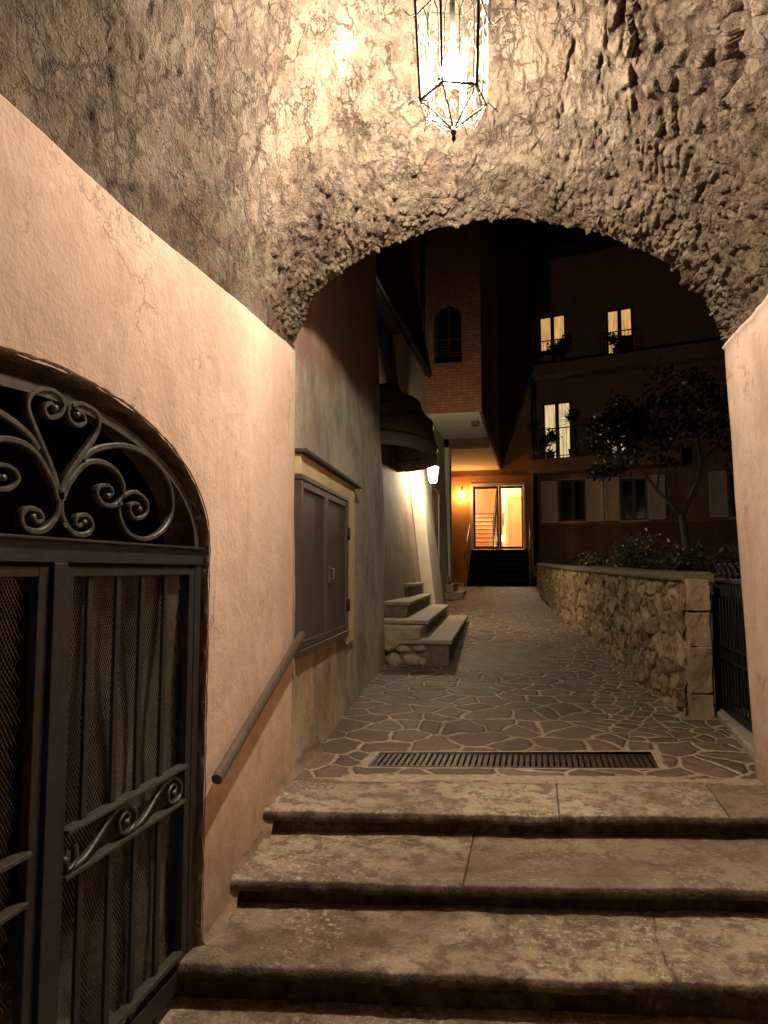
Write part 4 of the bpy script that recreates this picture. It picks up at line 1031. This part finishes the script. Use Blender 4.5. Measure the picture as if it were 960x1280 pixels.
# wall built from strips around the openings
xs_ = sorted(set([-.12,9.]+[h[0] for h in holes]+[h[2] for h in holes])); 
m = MB(); mb2 = MB()
for a,b in zip(xs_[:-1],xs_[1:]):
    sub = sorted([h for h in holes if h[0] <= a+1e-6 and h[2] >= b-1e-6], key=lambda h: h[1]); z = .8
    for h in sub+[(0,11.9,0,0)]:
        if h[1] > z: apb(m, a, z, b, h[1], -.30, 0)
        z = h[3]
m.build('wall', APT, ap)
m = MB(); apb(m,-.10,1.0,8.9,2.70,.001,.05); m.build('base_course', APT_BASE, ap, bevel=.01)
m = MB(); apb(m,-.1,11.9,9.2,12.05,-3,.7); m.build('roof', SLATE, ap)
m = MB(); apb(m,-.05,7.66,8.5,8.06,.001,.75); m.build('balcony_slab', APT, ap, bevel=.02, label='upper balcony slab'); 
m = MB(); apb(m,-.02,4.42,4.7,4.86,.001,.85); m.build('balcony_slab', APT, ap, bevel=.02, label='lower balcony slab')
for (s0,z0,s1,z1,t_) in holes:
    m = MB(); w_ = .07; md = (s0+s1)/2
    apb(m,s0,z0,s0+w_,z1,-.16,-.06); apb(m,s1-w_,z0,s1,z1,-.16,-.06); apb(m,s0+w_,z1-w_,s1-w_,z1,-.16,-.06); apb(m,s0+w_,z0,s1-w_,z0+w_,-.16,-.06); apb(m,md-.06,z0+w_,md+.06,z1-w_,-.16,-.055)
    w = m.build('window', WOODF, ap, label={'A':'window lit amber on the top floor','B':'tall window lit pale yellow on the balcony','D':'unlit ground floor window'}[t_])
    m = MB(); z00 = z0+w_
    if (s0,z0) == (2.42,8.28):      # right casement is dark below
        apb(m,s0+w_,z0+w_,md-.06,z1-w_,-.14,-.12); apb(m,md+.06,z0+.62,s1-w_,z1-w_,-.14,-.12)
        k = MB(); apb(k,md+.06,z0+w_,s1-w_,z0+.615,-.14,-.12); k.build('panel', WOODF, w)
    else: apb(m,s0+w_,z0+w_,md-.06,z1-w_,-.14,-.12); apb(m,md+.06,z0+w_,s1-w_,z1-w_,-.14,-.12)
    m.build('pane', {'A':WIN_A,'B':WIN_B,'D':DARKG}[t_], w)
    if t_ == 'D':
        m = MB(); apb(m,s0-.04,z0-.06,s1+.04,z0,-.05,.07); m.build('sill', WFRAME, w)
        m = MB(); apb(m,s0-.02,z0,s0,z1+.03,-.05,.02); apb(m,s1,z0,s1+.02,z1+.03,-.05,.02); apb(m,s0-.02,z1,s1+.02,z1+.03,-.05,.02); m.build('trim', WFRAME, w)
for (s0,s1) in ((.18,.72),(1.68,2.22),(2.26,2.72),(3.60,4.10),(5.35,5.85)):
    m = MB(); apb(m,s0,2.80,s0+.05,4.2,.052,.09); apb(m,s1-.05,2.80,s1,4.2,.052,.09); apb(m,s0+.05,2.80,s1-.05,2.86,.052,.09); apb(m,s0+.05,4.14,s1-.05,4.2,.052,.09)
    for q in range(22): 
        z = 2.87+q*.0575; m.hexa([AO+eP*(s0+.05)+nP*.055+UZ*z, AO+eP*(s1-.05)+nP*.055+UZ*z, AO+eP*(s1-.05)+nP*.08+UZ*(z+.0), AO+eP*(s0+.05)+nP*.08+UZ*z, AO+eP*(s0+.05)+nP*.055+UZ*(z+.052), AO+eP*(s1-.05)+nP*.055+UZ*(z+.052), AO+eP*(s1-.05)+nP*.062+UZ*(z+.052), AO+eP*(s0+.05)+nP*.062+UZ*(z+.052)])
    m.build('shutter', SHUTP, ap)
def railing(s0,s1,z0,h,d,name='railing'):
    m = MB(); apb(m,s0,z0+h-.03,s1,z0+h,d-.02,d+.02); apb(m,s0,z0+.06,s1,z0+.085,d-.012,d+.012)
    n_ = int((s1-s0)/.11)
    for i in range(n_+1): 
        s_ = s0+(s1-s0)*i/n_; m.tube([AO+eP*s_+nP*d+UZ*z0, AO+eP*s_+nP*d+UZ*(z0+h-.02)], .010, 4)
    m.build(name, DIRON, ap)
railing(-.0,3.6,4.86,1.0,.80); railing(.02,1.3,8.50,.55,.12); railing(2.25,3.5,8.06,.95,.12)
# far roof/hidden wing to the right is unlit

# potted plants on the balcony
def spiky(name, c, h, r, n_, label, grp):
    t_ = thing(name, c, label, 'plant', grp); c = Vector(c)
    m = MB(); m.lathe(c, [(.10,0),(.14,.28),(.16,.30),(.13,.30)], 12); m.build('pot', SIDERISE, t_)
    m = MB(); m.tube([c+Vector((0,0,.3)), c+Vector((.02,0,h*.45)), c+Vector((0,0,h*.6))], .025, 6)
    m.build('stem', BARK, t_)
    m = MB(); top = c+Vector((0,0,h*.6))
    for i in range(n_):
        a = random.uniform(0,6.28); e = random.uniform(-.2,1.4); L = r*random.uniform(.7,1.1)
        d = Vector((math.cos(a)*math.cos(e), math.sin(a)*math.cos(e), math.sin(e))); side = d.cross(UZ).normalized()*.020
        p1 = top+d*L*.55; p2 = top+d*L-UZ*L*.12
        m.add([top-side,top+side,p1+side*1.2,p1-side*1.2,p2],[(0,1,2,3),(3,2,4)])
    m.build('leaves', SPIKE, t_)
P0 = AO+eP*.15+nP*.5; P1 = AO+eP*1.35+nP*.45
spiky('spiky_plant', (P0.x,P0.y,4.86), 1.75, .52, 46, 'spiky yucca plant at the left end of the lit balcony', 'spiky balcony plants')
spiky('spiky_plant', (P1.x,P1.y,4.86), 2.0, .62, 56, 'taller spiky yucca right of the lit balcony window', 'spiky balcony plants')
# leafy window boxes / pots as silhouettes
def foliage(m, c, rx, ry, rz, n_, s=.05, seed=0):
    rr = np.random.default_rng(seed)
    cl = rr.normal(size=(max(5,n_//60),3)); cl /= np.linalg.norm(cl,axis=1)[:,None]; cl *= rr.uniform(.35,.95,(len(cl),1))
    for i in range(n_):
        k = cl[rr.integers(len(cl))]+rr.normal(size=3)*.2
        p = Vector((c[0]+k[0]*rx, c[1]+k[1]*ry, c[2]+k[2]*rz))
        d = Vector(rr.normal(size=3)).normalized(); u = d.orthogonal().normalized(); w_ = d.cross(u); L = s*rr.uniform(.6,1.4)
        m.add([p-u*L*.5, p+w_*L*.28, p+u*L*.6, p-w_*L*.28], [(0,1,2,3)])
for i,(s_,z,lab) in enumerate(((.95,8.08,'low bushy pot plant under the left lit top window'),(2.85,8.08,'low bushy pot plant under the right lit top window'),(.62,4.88,'leafy pot plant in the middle of the lit balcony'),(2.3,4.88,'dense pot plant further right on the balcony'))):
    c = AO+eP*s_+nP*.5; pp = thing('pot_plant', (c.x,c.y,z), lab, 'plant', 'pot plants on the balconies')
    m = MB(); m.lathe((c.x,c.y,z-.02), [(.12,0),(.16,.26),(.14,.26)], 10); m.build('pot', SIDERISE, pp)
    m = MB(); foliage(m, (c.x,c.y,z+.55), .42,.25,.42, 500 if i<3 else 1500, .11, 50+i); m.build('leaves', LEAF, pp)

# ================================================================== GARDEN
gw = thing('garden_wall', (.9,9,.2), 'low rough stone garden wall with mossy coping along the right of the lane', 'wall')
base = [(1.19,5.93),(1.07,6.86),(.885,9.19),(.64,11.6),(.25,16.58),(.12,21.0)]
seg = [math.dist(base[i],base[i+1]) for i in range(len(base)-1)]; tot = sum(seg)
def along(s_):
    for i,L in enumerate(seg):
        if s_ <= L or i == len(seg)-1: f = s_/L; return (base[i][0]+(base[i+1][0]-base[i][0])*f, base[i][1]+(base[i+1][1]-base[i][1])*f)
        s_ -= L
def topw(y): return 1.10+.0155*(y-5.9)
ss_ = np.concatenate([np.arange(0,3.5,.016), np.arange(3.5,8,.03), np.arange(8,tot,.07)]); zz_ = np.linspace(0,1,80)
B_ = np.array([along(s_) for s_ in ss_])
S_, T_ = np.meshgrid(ss_, zz_, indexing='ij'); 
zb0 = np.array([gz(b[1])-.08 for b in B_])[:,None]; zt0 = np.array([topw(b[1]) for b in B_])[:,None]
Zw = zb0+(zt0-zb0)*T_
wx = S_+.07*fbm(S_*4,Zw*4,201,3); wz = Zw+.05*fbm(S_*4,Zw*4+9,202,3)
F1,F2,ID,DX_,DY_ = worley(wx/.20, wz/.17, 203, .95); e1 = F2-F1
d = .040*sst(0,.14,e1)*(.35+.8*ID)+.03*(DX_*(ID-.5)+DY_*(hsh(np.floor(ID*999),ID*0,3,5)-.5))*sst(0,.14,e1)+.03*fbm(S_*8,Zw*8,204,4)+.012*fbm(S_*30,Zw*30,205,3) + .05*(1-T_)**2
nx,ny = -.985,-.12
V = np.stack([B_[:,0][:,None]+nx*d-0*T_, B_[:,1][:,None]+ny*d*0, Zw],-1)
m = MB(); m.grid(V[::-1]); m.build('stone_face', GWALL, gw, attrs=dict(stone=ID[::-1], edge=e1[::-1]))
m = MB()
for i in range(len(base)-1):
    (xa,ya),(xb,yb) = base[i],base[i+1]
    m.hexa([(xa+.03,ya+.02,-.1),(xa+.16,ya+.02,-.1),(xb+.3,yb,-.1),(xb+.03,yb,-.1),(xa+.03,ya+.02,topw(ya)-.004),(xa+.16,ya+.02,topw(ya)-.004),(xb+.3,yb,topw(yb)-.004),(xb+.03,yb,topw(yb)-.004)])
m.build('core', SIDERISE, gw)
# coping: displaced slab
V = []
cs = np.arange(0,tot,.05)
prof = [(.02,0),(-.045,.004),(-.055,.03),(-.045,.062),(0,.075),(.15,.085),(.165,.075),(.18,.06),(.185,0)]
for s_ in cs:
    x,y = along(s_); z = topw(y)
    V.append([(x+px_+.018*float(fbm(np.array([s_*5]),np.array([px_*5.]),211,3)[0]), y, z+pz+.016*float(fbm(np.array([s_*4+3]),np.array([px_*4.]),212,3)[0])) for px_,pz in prof])
m = MB(); m.grid(np.array(V)); n0 = len(prof); m.f.append(tuple(range(n0))); m.sm.append(False); m.build('coping', COPING, gw)
# end pier of larger blocks
rb = random.Random(5)
z = -.05
for k,(h_,lab) in enumerate(((.30,'lowest block of the wall end'),(.36,'middle block of the wall end'),(.27,'upper block of the wall end'),(.25,'capping block of the wall end'))):
    m = MB(); j = rb.uniform(-.012,.012)
    n_ = 12; 
    def face(P0_,P1_,z0,z1): 
        A_ = np.zeros((26,16,3)); 
        for a_ in range(26):
            for b_ in range(16):
                u,v = a_/25,b_/15; ex = min(u,1-u,v*.7+.0,(1-v)*.7)
                A_[a_,b_] = (P0_[0]+(P1_[0]-P0_[0])*u, P0_[1]+(P1_[1]-P0_[1])*u, z0+(z1-z0)*v)
        return A_
    x_a, x_b, y_a, y_b = 1.150+j, 1.335, 5.87+j, 6.30
    m.prism([(x_a,y_a),(x_b,y_a+.04),(x_b,y_b),(x_a-.035,y_b)], z+.002, z+h_-.002)
    o = m.build('pier_block', COPING_END, gw, bevel=.010, seg=2, label=lab)
    sb = o.modifiers.new('sub','SUBSURF'); sb.subdivision_type='SIMPLE'; sb.levels=3; sb.render_levels=3
    tx = bpy.data.textures.get('lump') or bpy.data.textures.new('lump','CLOUDS'); tx.noise_scale = .14
    dm = o.modifiers.new('lump','DISPLACE'); dm.texture = tx; dm.strength = .045; dm.texture_coords = 'GLOBAL'
    z += h_

gg = MB(); V = []
for x in np.linspace(1.2,14,60):
    V.append([(x if x > 1.21 else 1.2-.1*(y-6)*.68, y, .98+.018*(y-6)+.05*float(fbm(np.array([x*.8]),np.array([y*.8]),221,3)[0])+(.0 if x > 1.4 else 0)) for y in np.linspace(6.32,24.4,80)])
gg.grid(np.array(V)[::-1]); tag(gg.build('garden_ground', SOIL), 'dark garden soil raised behind the stone wall', kind='structure')
gg = MB(); gg.box(1.46,4.7,-.2,6,6.3,.05); gg.box(1.46,6.3,-.2,6,6.4,.98); tag(gg.build('garden_path', BLACK), 'unlit ground inside the iron garden gate', kind='structure')

# iron garden gate and kerb
ig = thing('garden_gate', (1.44,5.6,.06), 'black wrought iron garden gate with curled top past the stone wall', 'gate')
fx = 1.44
m = MB(); m.box(fx-.018,6.26,.08,fx+.018,6.30,1.2) if False else None
def gb(y0,z0,y1,z1,w_=.014): m.box(fx-w_,y0,z0,fx+w_,y1,z1)
m = MB(); gb(6.14,.07,6.185,1.17,.02); gb(4.75,.07,4.79,1.17,.02); gb(4.79,1.10,6.14,1.135); gb(4.79,.10,6.14,.16); gb(4.79,.60,6.14,.622); gb(4.79,.50,6.14,.52); m.build('frame', DIRON, ig, bevel=.003)
for i in range(15):
    y = 4.86+i*.088; m = MB(); m.bar([(fx,y,.16),(fx,y,1.10)], .012,.012,(1,0,0)); m.build('bar', DIRON, ig)
m = MB()
for i in range(8):
    y = 4.88+i*.165; m.tube([(fx,y+.07*math.cos(a)*(1-a/11),1.20+.06*math.sin(a)*(1-a/11)) for a in np.linspace(-1.5,6,18)], .007, 5); m.tube([(fx,y+.06,1.13),(fx,y+.06,1.26)], [.008,.001], 5)
m.build('curled_crest', DIRON, ig)
kb = MB(); kb.hexa([(1.30,4.62,-.05),(1.46,4.62,-.05),(1.47,6.2,-.05),(1.37,6.2,-.05),(1.30,4.62,.075),(1.46,4.62,.075),(1.47,6.2,.115),(1.37,6.2,.115)])
tag(kb.build('threshold_kerb', KERB, bevel=.015, seg=3), 'pale stone kerb under the iron garden gate', 'kerb')

# tree
tr = thing('garden_tree', (2.2,11,1.05), 'small forked tree with a dense dark crown in the garden', 'tree')
m = MB(); m.tube([(2.22,11,1.0),(2.21,11,1.35),(2.17,11.02,1.7),(2.13,11,2.03)], [.075,.058,.052,.048], 9)
m.tube([(2.13,11,2.0),(2.0,11,2.17),(1.80,11,2.38),(1.55,11.1,2.8),(1.35,11.1,3.2)], [.038,.032,.027,.018,.01], 8)
m.tube([(2.13,11,2.0),(2.22,10.98,2.2),(2.36,10.98,2.5),(2.42,11,2.78),(2.39,11,3.2),(2.2,11,3.7)], [.04,.034,.03,.026,.02,.01], 8)
m.tube([(1.80,11,2.38),(1.84,10.9,2.8),(1.95,10.9,3.4)], [.02,.014,.007], 6); m.tube([(2.40,11,2.78),(2.7,11.1,3.1),(2.95,11.1,3.6)], [.02,.014,.007], 6)
m.build('trunk', BARK, tr)
m = MB()
for i,(x,y,z,r_,n_) in enumerate(((1.35,11.1,3.25,.50,1100),(1.9,11.,3.55,.6,900),(2.4,11,3.5,.6,800),(2.85,11.1,3.5,.5,700),(1.75,10.8,2.95,.35,350),(2.2,11.2,4.0,.45,450),(1.1,11.2,2.75,.32,500),(2.95,11.2,2.95,.35,500),(1.25,11.0,3.5,.36,1500),(1.15,11.1,3.2,.3,900))): foliage(m,(x,y,z),r_*1.15,r_,r_*.9,int(n_*.7),.07,300+i)
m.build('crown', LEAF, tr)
# shrubs
for i,(x,y,z,rx,rz,n_,lab,fl) in enumerate(((1.35,9.9,1.35,.36,.30,900,'shrub with pale blossoms leaning over the stone wall',26),(1.95,10.0,1.35,.4,.28,900,'round dark shrub at the foot of the tree',4),(.95,12.5,1.3,.4,.22,700,'low shrub far along the garden wall',6),(2.3,8.2,1.25,.45,.3,800,'dark shrub in the garden nearest the iron gate',0),(1.0,17.5,1.35,.6,.3,800,'broad low hedge shrub below the shuttered windows',0))):
    s_ = thing('shrub', (x,y,z-.25), lab, 'shrub', 'shrubs behind the garden wall')
    m = MB(); foliage(m,(x,y,z),rx,.3,rz,n_,.06,400+i); m.build('leaves', LEAF2 if fl else LEAF, s_)
    m = MB()
    for k in range(5): 
        a = k*1.25; m.tube([(x,y,z-.3),(x+.1*math.cos(a),y+.1*math.sin(a),z),(x+rx*.7*math.cos(a),y+.2*math.sin(a),z+rz*.8)], [.012,.009,.004], 5)
    m.build('stem', BARK, s_)
    if fl: m = MB(); foliage(m,(x,y-.12,z+.05),rx*1.0,.2,rz*1.1,fl,.055,450+i); m.build('blossoms', BLOSSOM, s_)

# ================================================================== world / render
w = bpy.data.worlds.new('World'); sc.world = w; w.use_nodes = True
bg = w.node_tree.nodes['Background']; bg.inputs[0].default_value = (.16,.22,.45,1); bg.inputs[1].default_value = .0004
sc.view_settings.view_transform = 'Standard'; sc.view_settings.look = 'None'; sc.view_settings.gamma = 1; sc.view_settings.exposure = 2.05
sc.render.engine = 'CYCLES'; sc.cycles.use_denoising = True
sc.cycles.max_bounces = 8; sc.cycles.diffuse_bounces = 6; sc.cycles.glossy_bounces = 2; sc.cycles.transparent_max_bounces = 10
sc.cycles.sample_clamp_indirect = 3.; sc.cycles.caustics_reflective = False; sc.cycles.caustics_refractive = False
sc.cycles.use_light_tree = True
